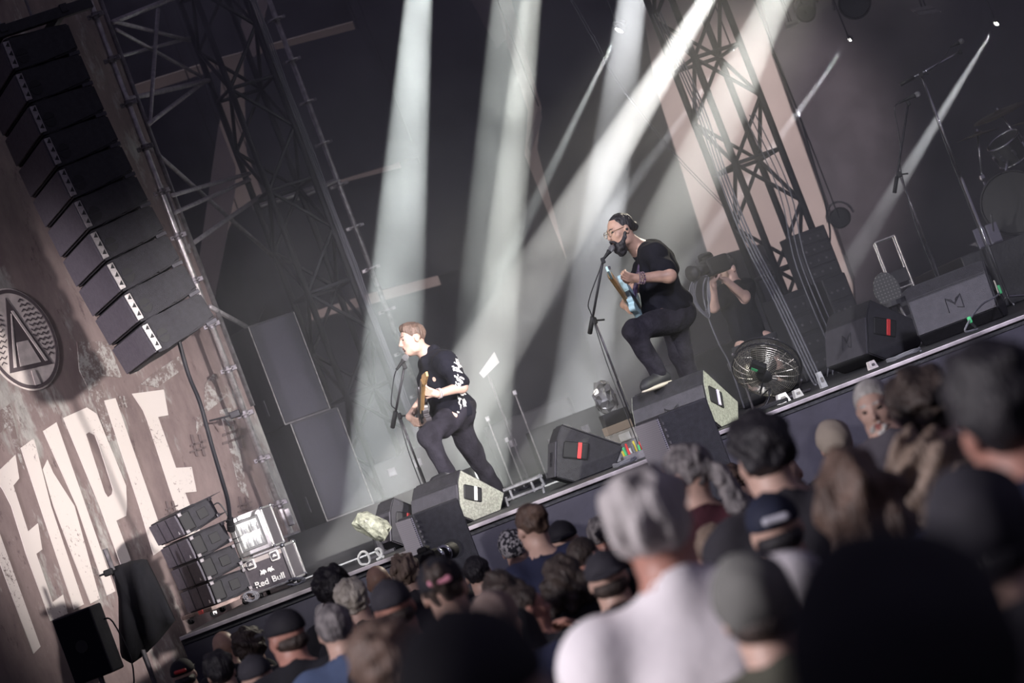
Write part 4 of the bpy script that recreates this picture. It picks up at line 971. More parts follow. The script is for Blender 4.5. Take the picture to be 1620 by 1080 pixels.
# open rack frame, perforated stool and pedals right of the fan
RF = Vector((P(1420, 430, 21.2).x, 21.2, DECK)); t = thing('rack_frame', 'open aluminium rack frame behind the brown-sided monitor', 'rack', RF, -.1)
for x in (-.09, .09):
    for y in (0, .3): mesh_obj('post', one(tube, (x, y, 0), (x, y, .95), .010, 8), STEEL, t)
for z in (.02, .5, .95):
    for y in (0, .3): mesh_obj('rail', one(tube, (-.09, y, z), (.09, y, z), .009, 8), STEEL, t)
for k in range(3): mesh_obj('rack_unit', one(box, (0, .15, .2 + .2 * k), (.17, .28, .12), None, .005), CAB, t)
ST = Vector((P(1408, 470, 20.4).x, 20.4, DECK)); t = thing('perforated_seat', 'round perforated metal stool back behind the monitors', 'stool', ST, .1)
bm = bmesh.new(); lathe(bm, [(0, -.01), (.13, -.01), (.135, 0), (.13, .01), (0, .01)], 24, Matrix.Translation((0, 0, .52)) @ Matrix.Rotation(math.pi / 2, 4, 'X') @ Matrix.Diagonal((.85, 1.15, 1, 1))); mesh_obj('backrest', bm, perf('perforated_seat_steel', (.06, .06, .06), (.3, .3, .28), 34), t)
for a in range(4): mesh_obj('leg', one(tube, (.12 * math.cos(a * 1.571 + .78), .12 * math.sin(a * 1.571 + .78), 0), (.05 * math.cos(a * 1.571 + .78), .05 * math.sin(a * 1.571 + .78), .4), .01, 8), STEEL_D, t)
bm = bmesh.new(); tube(bm, (0, 0, .38), (0, 0, .42), .14, 20); mesh_obj('seat', bm, BLACK, t)
# ------------------------------------------------------------------ drum kit on its riser at the right edge
dr = mesh_obj('drum_riser', one(box, (5.4, 23.7, DECK + .2875), (2.6, 3.2, .575), None, .01), DECKM); tag(dr, 'low black drum riser under the drum kit', 'riser')
DZ = DECK + .575; BRASS = mat('dull_bronze', (.07, .058, .042), .45, .7, var=.3, scale=25)
def drum(px, Y, r, L_, axis, label, tilt=0):
    c = P(*px, Y); R = frame(Vector((1, 0, .01)) if abs(axis.z) > .5 else Vector((0, 0, 1)), axis); t = thing('drum', label, 'drum', c, R, 'drums of the kit')
    bm = bmesh.new(); lathe(bm, [(r * .98, -L_ / 2), (r, -L_ / 2 + .01), (r, L_ / 2 - .01), (r * .98, L_ / 2)], 32); mesh_obj('shell', bm, mat('smoke_acrylic', (.05, .05, .055), .25), t, True)
    for s in (-1, 1):
        bm = bmesh.new(); sweep(bm, [Vector((r * 1.02 * math.cos(a), r * 1.02 * math.sin(a), s * L_ / 2)) for a in np.linspace(0, 6.2832, 41)], .011, 6); mesh_obj('hoop', bm, CHROME if r < .2 else BLACK, t, True)
        bm = bmesh.new(); tube(bm, (0, 0, s * L_ / 2 - .003), (0, 0, s * L_ / 2 + .003), r * .97, 32); mesh_obj('head', bm, mat('drum_skin', (.018, .018, .02), .5), t)
    for k in range(8):
        a = k * .785; bm = bmesh.new(); tube(bm, (r * 1.03 * math.cos(a), r * 1.03 * math.sin(a), -L_ / 2), (r * 1.03 * math.cos(a), r * 1.03 * math.sin(a), L_ / 2), .006, 6); box(bm, (r * 1.02 * math.cos(a), r * 1.02 * math.sin(a), 0), (.03, .03, .06), RZ(a), bev=.004); mesh_obj('lug', bm, CHROME, t)
    return t
BASS = drum((1605, 322), 23.0, .295, .40, Vector((-.25, -1, 0)).normalized(), 'large bass drum standing on the riser')
TOM = drum((1596, 236), 23.3, .16, .22, Vector((-.3, -.35, 1)).normalized(), 'chrome-hooped rack tom above the bass drum')
SNARE = drum((1632, 300), 24.4, .19, .16, Vector((-.1, -.2, 1)).normalized(), 'snare drum on its stand behind the bass drum')
bpy.context.view_layer.update()
def drum_leg(t, name, a_, b_, r):
    Mi = t.matrix_world.inverted(); mesh_obj(name, one(tube, Mi @ Vector(a_), Mi @ Vector(b_), r, 10), CHROME, t, True)
c_ = TOM.location; drum_leg(TOM, 'tom_mount', c_, Vector((BASS.location.x + .03, BASS.location.y + .06, BASS.location.z + .285)), .012)
c_ = SNARE.location
drum_leg(SNARE, 'stand_tube', c_, (c_.x, c_.y, DZ + .12), .013)
for a in range(3): drum_leg(SNARE, 'stand_leg', (c_.x, c_.y, DZ + .2), (c_.x + .19 * math.cos(a * 2.094), c_.y + .19 * math.sin(a * 2.094), DZ + .006), .008)
BASS.location.z = DZ + .295 * 1.02 + .008
for s_ in (-1, 1): drum_leg(BASS, 'spur', BASS.location + Vector((s_ * .26, -.1, -.08)), (BASS.location.x + s_ * .36, BASS.location.y - .2, DZ + .005), .009)
def cymbal(px, Y, r, axis, label, bx=.12):
    c = P(*px, Y); base = Vector((c.x + bx, c.y, DZ)); t = thing('cymbal_stand', label, 'cymbal', base); off = c - base
    R = frame(Vector((1, 0, 0)), axis); bm = bmesh.new(); lathe(bm, [(0, .03), (.03, .028), (.045, .012), (r * .6, .004), (r, -.012), (r, -.014), (.04, .006), (0, .02)], 36, Matrix.Translation(off) @ R.to_4x4()); mesh_obj('cymbal', bm, BRASS, t, True)
    mid = Vector((0, 0, off.z * .62))
    mesh_obj('upper_tube', one(tube, off + Vector(axis) * .05, mid, .009, 10), CHROME, t, True); mesh_obj('lower_tube', one(tube, mid, (0, 0, .1), .014, 10), CHROME, t, True)
    for z in (.62, .4): mesh_obj('wing_joint', one(box, (0, 0, off.z * z), (.05, .045, .05), None, .01), CHROME, t)
    for a in range(3): mesh_obj('leg', one(tube, (0, 0, .35), (.2 * math.cos(a * 2.094), .2 * math.sin(a * 2.094), .005), .008, 8), CHROME, t)
    return t
cymbal((1580, 178), 23.9, .27, Vector((-.1, -.18, 1)).normalized(), 'big dull bronze crash cymbal on a chrome stand')
cymbal((1548, 212), 23.6, .22, Vector((.05, -.05, 1)).normalized(), 'thin bronze cymbal set below the crash cymbal', -.12)
cymbal((1640, 190), 23.1, .25, Vector((.2, -.1, 1)).normalized(), 'bronze cymbal on the far side of the drum kit')
for px, lb in [((1560, 385), 'chrome bass drum pedal at the front of the riser'), ((1580, 378), 'chrome hi-hat pedal beside the snare drum')]:
    c = P(*px, 22.5); t = thing('drum_pedal', lb, 'pedal', Vector((c.x, 22.62, DZ)), .2)
    mesh_obj('footboard', one(box, (0, .1, .05), (.09, .26, .012), Matrix.Rotation(.25, 3, 'X'), .004), CHROME, t); mesh_obj('frame', one(box, (0, .0, .1), (.12, .03, .2), None, .01), CHROME, t); mesh_obj('beater', one(tube, (0, 0, .1), (.02, -.06, .28), .01, 8), CHROME, t)
# ------------------------------------------------------------------ figures: one continuous surface grown from smoothly blended limbs
V3 = lambda v: np.array(v, dtype=np.float64)
def cone(a, b, ra, rb, k=.03): return ('c', V3(a), V3(b), ra, rb, k)
def ell(c, r, R=None, k=.03): return ('e', V3(c), V3(r), None if R is None else np.array(R, dtype=np.float64), k)
def _dist(p, X, Y, Z, inf=0.0):
    if p[0] == 'c':
        a, b = p[1], p[2]; ba = b - a; L2 = max(ba @ ba, 1e-9)
        dx, dy, dz = X - a[0], Y - a[1], Z - a[2]
        t = np.clip((dx * ba[0] + dy * ba[1] + dz * ba[2]) / L2, 0, 1)
        d = np.sqrt((dx - t * ba[0]) ** 2 + (dy - t * ba[1]) ** 2 + (dz - t * ba[2]) ** 2)
        return d - (p[3] + (p[4] - p[3]) * t) - inf
    c, r, R = p[1], p[2] + inf, p[3]
    q = [X - c[0], Y - c[1], Z - c[2]]
    if R is not None: q = [q[0] * R[0][i] + q[1] * R[1][i] + q[2] * R[2][i] for i in range(3)]
    q0 = [q[i] / r[i] for i in range(3)]
    k0 = np.sqrt(q0[0] ** 2 + q0[1] ** 2 + q0[2] ** 2) + 1e-9
    k1 = np.sqrt(sum((q0[i] / r[i]) ** 2 for i in range(3))) + 1e-9
    return k0 * (k0 - 1) / k1
def _bb(p, pad):
    if p[0] == 'c':
        r = max(p[3], p[4]) + pad; return np.minimum(p[1], p[2]) - r, np.maximum(p[1], p[2]) + r
    r = (p[2].max() if p[3] is not None else p[2]) + pad; return p[1] - r, p[1] + r
def sdf_mesh(prims, h, inf=0.0, carve=(), clips=(), wob=None, clips2=None):
    lo = np.min([_bb(p, inf + 3 * h)[0] for p in prims], 0); hi = np.max([_bb(p, inf + 3 * h)[1] for p in prims], 0)
    n = np.ceil((hi - lo) / h).astype(int) + 1
    D = np.full(n, 0.08, dtype=np.float32)
    ax = [lo[i] + h * np.arange(n[i]) for i in range(3)]
    def block(p, pad):
        a, b = _bb(p, pad); i0 = np.clip(((a - lo) / h).astype(int), 0, n - 1); i1 = np.clip(((b - lo) / h).astype(int) + 2, 1, n)
        sl = tuple(slice(i0[i], i1[i]) for i in range(3))
        return sl, ax[0][sl[0]][:, None, None], ax[1][sl[1]][None, :, None], ax[2][sl[2]][None, None, :]
    for p in prims:
        k = p[-1]; sl, X, Y, Z = block(p, inf + k + 2 * h)
        d = _dist(p, X, Y, Z, inf); O = D[sl]
        w_ = np.clip(.5 + .5 * (O - d) / k, 0, 1)
        D[sl] = O * (1 - w_) + d * w_ - k * w_ * (1 - w_)
    for p in carve:
        k = p[-1]; sl, X, Y, Z = block(p, k + 2 * h); d = -_dist(p, X, Y, Z); O = D[sl]
        w_ = np.clip(.5 + .5 * (d - O) / k, 0, 1)
        D[sl] = O * (1 - w_) + d * w_ + k * w_ * (1 - w_)
    X, Y, Z = ax[0][:, None, None], ax[1][None, :, None], ax[2][None, None, :]
    if wob is not None: D += wob(X, Y, Z).astype(np.float32)
    for nrm, off in clips:      # keep the side where p.n < off
        D = np.maximum(D, (X * nrm[0] + Y * nrm[1] + Z * nrm[2] - off).astype(np.float32))
    D[0], D[-1] = .05, .05; D[:, 0], D[:, -1] = .05, .05; D[:, :, 0], D[:, :, -1] = .05, .05
    # naive surface nets
    S = D < 0
    c = [S[i:n[0] - 1 + i, j:n[1] - 1 + j, k:n[2] - 1 + k] for i in (0, 1) for j in (0, 1) for k in (0, 1)]
    cnt = sum(x.astype(np.int8) for x in c); act = (cnt > 0) & (cnt < 8)
    I = np.argwhere(act)
    if len(I) == 0: return None
    idx = np.full(act.shape, -1, dtype=np.int32); idx[act] = np.arange(len(I))
    val = np.stack([D[I[:, 0] + i, I[:, 1] + j, I[:, 2] + k] for i in (0, 1) for j in (0, 1) for k in (0, 1)], 1)
    cor = np.array([(i, j, k) for i in (0, 1) for j in (0, 1) for k in (0, 1)], dtype=np.float32)
    acc = np.zeros((len(I), 3)); num = np.zeros(len(I))
    for a in range(8):
        for b in range(a + 1, 8):
            if np.abs(cor[a] - cor[b]).sum() != 1: continue
            m = (val[:, a] < 0) != (val[:, b] < 0)
            t = val[m, a] / (val[m, a] - val[m, b])
            acc[m] += cor[a] + t[:, None] * (cor[b] - cor[a]); num[m] += 1
    vert = lo + h * (I + acc / num[:, None])
    quads = []
    for axis in range(3):
        s0 = [slice(0, n[i] - (1 if i == axis else 0)) for i in range(3)]; s1 = [slice(1 if i == axis else 0, n[i]) for i in range(3)]
        A_, B_ = S[tuple(s0)], S[tuple(s1)]
        E = np.argwhere(A_ != B_)
        u, v = [i for i in range(3) if i != axis]
        E = E[(E[:, u] > 0) & (E[:, v] > 0) & (E[:, u] < n[u] - 1) & (E[:, v] < n[v] - 1)]
        ins = A_[tuple(E.T)]
        def g(du, dv):
            e = E.copy(); e[:, u] -= du; e[:, v] -= dv; return idx[tuple(e.T)]
        q = np.stack([g(1, 1), g(0, 1), g(0, 0), g(1, 0)], 1)
        flip = ins if axis != 1 else ~ins
        q[~flip] = q[~flip][:, ::-1]; quads.append(q)
    return vert, np.concatenate(quads)
def np_obj(name, vq, mats, parent=None, loc=None, paint=None):
    if vq is None: return None
    v, q = vq; loc = Vector((0, 0, 0)) if loc is None else Vector(loc)
    me = bpy.data.meshes.new(name); me.vertices.add(len(v)); me.vertices.foreach_set('co', (v - np.array(loc)).astype(np.float32).ravel())
    me.loops.add(q.size); me.loops.foreach_set('vertex_index', q.astype(np.int32).ravel())
    me.polygons.add(len(q)); me.polygons.foreach_set('loop_start', np.arange(0, q.size, 4, dtype=np.int32)); me.polygons.foreach_set('loop_total', np.full(len(q), 4, dtype=np.int32))
    for m in (mats if isinstance(mats, (list, tuple)) else [mats]): me.materials.append(m)
    me.polygons.foreach_set('use_smooth', np.ones(len(q), dtype=bool))
    if paint:
        c = v[q].mean(1); mi = np.zeros(len(q), dtype=np.int32)
        for p, k in paint:
            d = _dist(p, c[:, 0], c[:, 1], c[:, 2]); mi[d < 0] = k
        me.polygons.foreach_set('material_index', mi)
    me.update(calc_edges=True)
    o = bpy.data.objects.new(name, me); link(o, parent); o.location = loc
    if parent is not None: o.location = loc - parent.location
    return o
def wob(amp, fr, seed=0):
    r_ = np.random.default_rng(seed); d = r_.normal(size=(5, 3)); d /= np.linalg.norm(d, axis=1)[:, None]; ph = r_.uniform(0, 6.28, 5); f = fr * r_.uniform(.6, 1.6, 5)
    return lambda X, Y, Z: amp * sum(np.sin((X * d[i, 0] + Y * d[i, 1] + Z * d[i, 2]) * f[i] + ph[i]) for i in range(5)) / 2.2
def headframe(fwd, up=(0, 0, 1)):
    f = V3(fwd); f /= np.linalg.norm(f); u = V3(up); u = u - f * (u @ f); u /= np.linalg.norm(u); l = np.cross(u, f)
    return l, f, u          # left, forward, up
def head_prims(hc, fr, s=1.0, female=False, mouth_open=False):
    l, f, u = fr; R = np.stack([l, f, u], 1); hc = V3(hc)
    def q(a, b, c): return hc + s * (a * l + b * f + c * u)
    P_ = [ell(q(0, -.012, .035), s * V3((.076, .096, .087)), R, .02), ell(q(0, .026, -.03), s * V3((.061, .07, .085)), R, .03),
          ell(q(0, .052, -.092), s * V3((.035, .032, .026)), R, .03), ell(q(0, .078, .03), s * V3((.05, .018, .012)), R, .015),
          cone(q(0, .092, .016), q(0, .111, -.022), .008 * s, .011 * s, .012), ell(q(0, .103, -.026), s * V3((.018, .012, .009)), R, .008),
          ell(q(0, .088, -.055), s * V3((.024, .014, .006)), R, .006), ell(q(0, .086, -.066), s * V3((.021, .013, .007)), R, .006)]
    for sd in (-1, 1):
        P_ += [ell(q(sd * .079, -.01, -.002), s * V3((.010, .021, .032)), R, .008), ell(q(sd * .043, .06, -.02), s * V3((.02, .02, .02)), R, .02), ell(q(sd * .052, .01, -.075), s * V3((.016, .035, .025)), R, .03)]
    C_ = [ell(q(sd * .031, .100, .010), s * V3((.017, .014, .010)), R, .008) for sd in (-1, 1)]
    E_ = [ell(q(sd * .031, .078, .010), s * V3((.013, .013, .013)), R, .004) for sd in (-1, 1)]
    if mouth_open: C_.append(ell(q(0, .095, -.068), s * V3((.017, .03, .013)), R, .006))
    paint = [(ell(q(0, .098, -.06), s * V3((.025, .016, .014)), R), 1)] + [(ell(q(sd * .031, .086, .010), s * V3((.014, .012, .006)), R), 2) for sd in (-1, 1)] + [(ell(q(sd * .033, .092, .034), s * V3((.02, .022, .005)), R), 3) for sd in (-1, 1)]
    if mouth_open: paint.append((ell(q(0, .085, -.068), s * V3((.016, .025, .012)), R), 2))
    return P_ + E_, C_, paint, q, R
def hand_prims(wrist, d, palm_n, side, curl=(.5, .6, .5), spread=.05, s=1.0, thumb=.6):
    d = V3(d); d /= np.linalg.norm(d); n_ = V3(palm_n); n_ = n_ - d * (n_ @ d); n_ /= np.linalg.norm(n_); w_ = np.cross(d, n_) * side   # w_ points to the thumb side
    wr = V3(wrist); out = [cone(wr, wr + d * .03 * s, .026 * s, .027 * s, .015)]
    for i in range(4):
        o_ = (1.5 - i) * .019 * s; out.append(cone(wr + d * .02 * s + w_ * o_ * .7, wr + d * .082 * s + w_ * o_, .0135 * s, .0115 * s, .008))
    ln = (.94, 1.05, 1.0, .8)
    for i in range(4):
        o_ = (1.5 - i) * .019 * s; p = wr + d * .084 * s + w_ * o_; ang = 0; dd = d + w_ * (1.5 - i) * spread; dd /= np.linalg.norm(dd)
        for j, L_ in enumerate((.042, .027, .02)):
            ang += curl[j]; dr_ = dd * math.cos(ang) + n_ * math.sin(ang); p2 = p + dr_ * L_ * ln[i] * s
            out.append(cone(p, p2, (.0098, .009, .0082)[j] * s, (.009, .0082, .007)[j] * s, .004)); p = p2
    p = wr + d * .028 * s + w_ * .026 * s; dt = d * .55 + w_ * .75 + n_ * .25; dt /= np.linalg.norm(dt)
    p2 = p + dt * .04 * s; out.append(cone(p, p2, .013 * s, .011 * s, .008)); dt2 = d * .8 + n_ * thumb + w_ * .1; dt2 /= np.linalg.norm(dt2)
    p3 = p2 + dt2 * .03 * s; out.append(cone(p2, p3, .0105 * s, .0095 * s, .004)); dt3 = d * .7 + n_ * (thumb + .2); dt3 /= np.linalg.norm(dt3); out.append(cone(p3, p3 + dt3 * .024 * s, .0095 * s, .0075 * s, .004))
    return out
SKIN = mat('skin_warm', (.50, .31, .23), .5, var=.12, scale=14, bump=.05, bscale=90)
SKIN_P = mat('skin_pale', (.56, .37, .30), .5, var=.12, scale=14)
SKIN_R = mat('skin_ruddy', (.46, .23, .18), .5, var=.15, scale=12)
LIP = mat('lips', (.36, .13, .12), .45); EYE = mat('eye_dark', (.03, .025, .025), .25); BROW = mat('brow_hair', (.05, .035, .03), .8)
def hairm(name, c, c2): return mat(name, c, .55, var=.1, scale=26, col2=c2, stretch=(1, 1, .25), bump=.7, bscale=70, contrast=(.3, .7))
HAIR = {'black': hairm('hair_black', (.007, .006, .010), (.022, .019, .023)), 'dark': hairm('hair_dark_brown', (.022, .015, .013), (.07, .05, .042)), 'brown': hairm('hair_brown', (.06, .036, .026), (.17, .11, .085)),
        'light': hairm('hair_light_brown', (.13, .09, .065), (.32, .24, .19)), 'grey': hairm('hair_grey', (.16, .145, .145), (.62, .58, .58)), 'salt': hairm('hair_salt_pepper', (.06, .055, .06), (.34, .31, .31)), 'blond': hairm('hair_blond', (.30, .26, .21), (.62, .57, .5)), 'white': hairm('hair_white', (.35, .33, .31), (.7, .68, .65))}
def torso_prims(nk, chest, belly, pelv, shl, shr, hl, hr, b=1.0, wide=None):
    nk, chest, belly, pelv, shl, shr, hl, hr = map(V3, (nk, chest, belly, pelv, shl, shr, hl, hr))
    side = shl - shr; side /= np.linalg.norm(side); up = chest - belly; up /= np.linalg.norm(up); fw = np.cross(side, up); fw /= np.linalg.norm(fw); up = np.cross(fw, side)
    R = np.stack([side, fw, up], 1)
    up2 = belly - pelv; up2 /= np.linalg.norm(up2); s2 = hl - hr; s2 /= np.linalg.norm(s2); f2 = np.cross(s2, up2); f2 /= np.linalg.norm(f2); R2 = np.stack([s2, f2, np.cross(f2, s2)], 1)
    w_ = wide or (.165, .15, .165)
    return [ell(chest, (w_[0] * b, .115 * b, .19), R, .06), ell(belly, (w_[1] * b, .118 * b, .17), R, .08), ell(pelv, (w_[2] * b, .125 * b, .13), R2, .07),
            cone(nk, shl, .05 * b, .062 * b, .05), cone(nk, shr, .05 * b, .062 * b, .05), cone(chest, shl, .10 * b, .065 * b, .05), cone(chest, shr, .10 * b, .065 * b, .05)]
def limb(a, m, b, r0, r1, r2, r3, k=.03): return [cone(a, m, r0, r1, k), cone(m, b, r2, r3, k)]
def shoe_prims(ank, toe, up=(0, 0, 1)):
    ank, toe, up = V3(ank), V3(toe), V3(up); d = toe - ank; d = d - up * (d @ up); d /= np.linalg.norm(d)
    return [cone(ank - up * .035 - d * .03, ank - up * .045 + d * .14, .038, .036, .02), cone(ank - up * .05 - d * .05, ank - up * .058 + d * .17, .03, .028, .02), cone(ank + up * .02, ank - up * .03, .045, .042, .02)]

# ------------------------------------------------------------------ the bearded singer
def PV(x, y, Y): return np.array(P(x, y, Y))
def guitar(label, body_c, head_tip, face, bodym, neckm, dark_pg=False, headm=None):
    bc, ht_ = Vector(body_c), Vector(head_tip); ax_ = (ht_ - bc).normalized(); L_ = (ht_ - bc).length
    fz = Vector(face) - ax_ * Vector(face).dot(ax_); R = frame(ax_, fz); t = thing('electric_guitar', label, 'guitar', bc, R)
    out = [(.20, .035), (.27, .11), (.25, .135), (.14, .11), (.02, .105), (-.06, .135), (-.15, .165), (-.215, .13), (-.235, .03), (-.225, -.08), (-.17, -.165), (-.08, -.15), (.0, -.105), (.08, -.10), (.16, -.125), (.185, -.10), (.14, -.05), (.17, -.03)]
    pts = smooth_pts([Vector((x, y, -.022)) for x, y in out + [out[0]]], 3)[:-1]
    bm = bmesh.new(); prism(bm, pts, (0, 0, .044))
    mesh_obj('body', bm, bodym, t)
    bm = bmesh.new(); vs = box(bm, (.17 + (L_ - .3) / 2, 0, .022), (L_ - .30, .05, .024), bev=.006); mesh_obj('neck', bm, neckm, t)
    bm = bmesh.new(); box(bm, (.12 + (L_ - .25) / 2, 0, .036), (L_ - .25, .046, .006)); fb = mesh_obj('fretboard', bm, mat('maple_board', (.42, .27, .13), .45, var=.15, scale=30), t)
    for k in range(16):
        x = L_ - .13 - (L_ - .28) * (1 - .5 ** (k / 9)) * 1.25
        mesh_obj('fret', one(box, (x, 0, .040), (.002, .044, .002)), CHROME, fb)
    bm = bmesh.new(); prism(bm, [Vector((L_ - .16, -.024, .015)), Vector((L_ - .12, -.04, .01)), Vector((L_ + .02, -.05, .0)), Vector((L_ + .04, -.02, .0)), Vector((L_ - .1, .036, .01)), Vector((L_ - .16, .024, .015))], (0, 0, .016)); hs = mesh_obj('headstock', bm, headm or neckm, t)
    for k in range(6): mesh_obj('tuning_peg', one(tube, (L_ - .11 + .022 * k, .03 - .012 * k, .008), (L_ - .11 + .022 * k, .055 - .012 * k, .008), .006, 8), CHROME, hs)
    for x in (.08, .0, -.09): mesh_obj('pickup', one(box, (x, 0, .026), (.03, .075, .014), None, .004), RUBBER, t)
    mesh_obj('bridge', one(box, (-.14, 0, .028), (.045, .085, .018), None, .003), CHROME, t)
    for k, (x, y) in enumerate(((-.10, -.09), (-.15, -.10))): mesh_obj('knob', one(tube, (x, y, .022), (x, y, .038), .012, 12), CHROME, t)
    for k in range(6): mesh_obj('string', one(tube, (-.13, (k - 2.5) * .0085, .042), (L_ - .13, (k - 2.5) * .0062, .044), .0012, 4), CHROME, t)
    return t
def strum(GB, GH, GF, elbow):        # wrist and fingertips of a picking hand laid over the strings
    ax_ = (GH - GB) / np.linalg.norm(GH - GB); gn = GF - ax_ * (GF @ ax_); gn /= np.linalg.norm(gn)
    pick = GB - ax_ * .04 + gn * .062; back = V3(elbow) - pick; back -= gn * (back @ gn); back /= np.linalg.norm(back)
    return pick + back * .10 + gn * .028, pick, gn
JEANS = mat('black_denim', (.022, .020, .028), .9, spec=.15, var=.35, scale=9, bump=.35, bscale=45)
TEE = mat('black_tee', (.009, .009, .014), .95, spec=.1, var=.3, scale=7, bump=.2, bscale=20)
BLUE_PAINT = mat('pale_blue_guitar', (.42, .60, .66), .25)
MAPLE = mat('maple_neck', (.5, .3, .13), .4, var=.2, scale=20)
def singer():
    Y = 17.85
    hc = PV(982, 366, Y - .12); face = (P(940, 372, Y) - P(982, 360, Y)); fwd = V3(face) + V3((0, -.10, -.02)); fr = headframe(fwd, (0.05, 0, 1))
    nk = PV(1015, 396, Y - .02); chest = PV(1040, 425, Y); belly = PV(1045, 468, Y + .01); pelv = PV(1061, 497, Y + .03)
    shl = PV(1036, 402, Y - .20); shr = PV(1032, 398, Y + .17); hl = PV(1058, 505, Y - .08); hr = PV(1066, 508, Y + .11)
    ell_ = PV(1058, 436, Y - .34); wl = PV(1010, 440, Y - .42)
    elr = PV(1006, 452, Y + .24); wr_ = PV(1006, 486, Y + .14)
    kl = PV(1002, 524, Y - .30); al = PV(1042, 590, Y - .22); tl_ = PV(1012, 606, Y - .34)
    kr = PV(1078, 560, Y + .10); ar = V3((PV(1098, 610, Y).copy()[0], Y + .22, DECK + .09)); tr_ = ar + V3((-.12, -.1, -.03))
    root = Vector((pelv[0], pelv[1], DECK)); t = thing('person', 'bearded singer in black T-shirt and glasses playing a pale blue guitar', 'person', root)
    hp, hcv, paint, q, R = head_prims(hc, fr, 1.04, mouth_open=True)
    tor = torso_prims(nk, chest, belly, pelv, shl, shr, hl, hr, 1.16)
    GB, GH, GF = PV(1004, 482, Y - .06), PV(962, 421, Y - .68), V3((-.86, -.36, .25)); wr_, pick, gn = strum(GB, GH, GF, elr)
    LH = hand_prims(wl, PV(976, 437, Y - .50) - wl, V3((.1, .75, .5)), 1, (.75, 1.0, .7), .03, 1.0, .9)
    RH = hand_prims(wr_, pick - wr_, -gn, -1, (.5, .7, .5), .02, 1.0, .7)
    arms = limb(shl, ell_, wl, .064, .052, .050, .031) + limb(shr, elr, wr_, .06, .048, .046, .03)
    legs = limb(hl, kl, al, .098, .066, .062, .045, .04) + limb(hr, kr, ar, .098, .066, .062, .045, .04)
    neck = [cone(q(0, -.02, -.06), nk, .06, .068, .03)]
    body = hp + neck + tor + arms + legs + LH + RH + shoe_prims(al, tl_) + shoe_prims(ar, tr_)
    np_obj('body', sdf_mesh(body, .0065, carve=hcv), [SKIN, LIP, EYE, BROW], t, root, paint)
    sl1 = shl + (ell_ - shl) * .72; sr1 = shr + (elr - shr) * .72
    slv = [cone(shl, sl1, .070, .074, .03), cone(shr, sr1, .066, .07, .03)]
    hem = [ell(pelv + V3((0, 0, .06)), (.185, .15, .13), None, .05)]
    shirt = sdf_mesh(tor + slv + hem, .008, inf=.012, wob=wob(.006, 42, 1), clips=[(-V3(RS) * 0 + V3((0, 0, -1)), -(pelv[2] + .0))], carve=[cone(nk + V3((-.02, 0, .02)), q(0, .0, -.02), .062, .07, .01)])
    lc = chest + V3((-.13, -.08, .06)); a0 = V3(P(1001, 408, Y - .2))
    np_obj('t_shirt', shirt, [TEE, WHITE], t, root, [(cone(PV(1000, 414, Y - .13), PV(1003, 405, Y - .13), .05 * .12, .05 * .12), 1), (cone(PV(1003, 405, Y - .13), PV(1005, 412, Y - .13), .006, .006), 1)])
    tp = [ell(pelv, (.18, .15, .13), None, .06)] + legs
    trs = sdf_mesh(tp, .008, inf=.014, wob=wob(.007, 38, 2), clips=[((0, 0, 1), pelv[2] + .10)], clips2=None)
    np_obj('jeans', trs, JEANS, t, root)
    SH = mat('black_sneaker', (.02, .02, .024), .6); SOLE = mat('cream_sole', (.55, .5, .42), .6)
    for ank, toe, nm in ((al, tl_, 1), (ar, tr_, 2)):
        sp_ = shoe_prims(ank, toe); o = np_obj('shoe', sdf_mesh(sp_[:2] + [sp_[2]], .007, inf=.008), SH, t, root)
        d = V3(toe) - V3(ank); d[2] = 0; d /= np.linalg.norm(d)
        so = np_obj('sole', sdf_mesh([ell(V3(ank) + d * .06 + V3((0, 0, -.088)), (.15, .05, .02), np.stack([d, np.cross((0, 0, 1), d), (0, 0, 1)], 1), .01)], .007), SOLE, t, root)
    # hair: swept-back dark hair with a small bun, full beard
    hair = [ell(q(0, -.020, .04), 1.04 * V3((.077, .097, .088)), R, .02), ell(q(0, -.115, .005), V3((.03, .034, .034)), R, .02)]
    l, f, u = fr; n1 = .85 * f - .53 * u
    hv = sdf_mesh(hair, .006, inf=.002, wob=wob(.002, 150, 3), clips=[(n1, n1 @ q(0, .05, .086)), (-u, -u @ q(0, 0, -.07))], carve=[ell(q(sd * .094, .0, -.008), V3((.03, .026, .036)), R, .01) for sd in (-1, 1)])
    np_obj('hair', hv, HAIR['black'], t, root)
    beard = [ell(q(0, .055, -.098), 1.04 * V3((.05, .046, .05)), R, .02), ell(q(0, .05, -.135), V3((.04, .036, .04)), R, .03)] + [cone(q(sd * .070, .0, -.015), q(sd * .046, .05, -.09), .012, .024, .02) for sd in (-1, 1)] + [cone(q(sd * .008, .104, -.046), q(sd * .032, .088, -.066), .008, .009, .008) for sd in (-1, 1)]
    np_obj('beard', sdf_mesh(beard, .006, wob=wob(.003, 130, 4), carve=[ell(q(0, .11, -.066), V3((.022, .04, .014)), R, .005)]), HAIR['black'], t, root)
    bm = bmesh.new()
    for sd in (-1, 1):
        c = Vector(q(sd * .033, .112, .008)); sweep(bm, [c + Vector(l) * .026 * math.cos(a) + Vector(u) * .022 * math.sin(a) - Vector(f) * .006 * abs(math.cos(a)) for a in np.linspace(0, 6.2832, 25)], .0022, 5)
        tube(bm, Vector(q(sd * .058, .104, .014)), Vector(q(sd * .080, .0, .02)), .0022, 5)
    tube(bm, Vector(q(-.008, .118, .012)), Vector(q(.008, .118, .012)), .0022, 5); o = mesh_obj('glasses', bm, mat('gold_wire', (.6, .5, .3), .25, .9), t); o.location = -root
    BR = mat('purple_beads', (.10, .045, .12), .4, var=.6, scale=60, col2=(.5, .4, .32))
    wd_ = Vector(wl) - Vector(ell_); wd_.normalize()
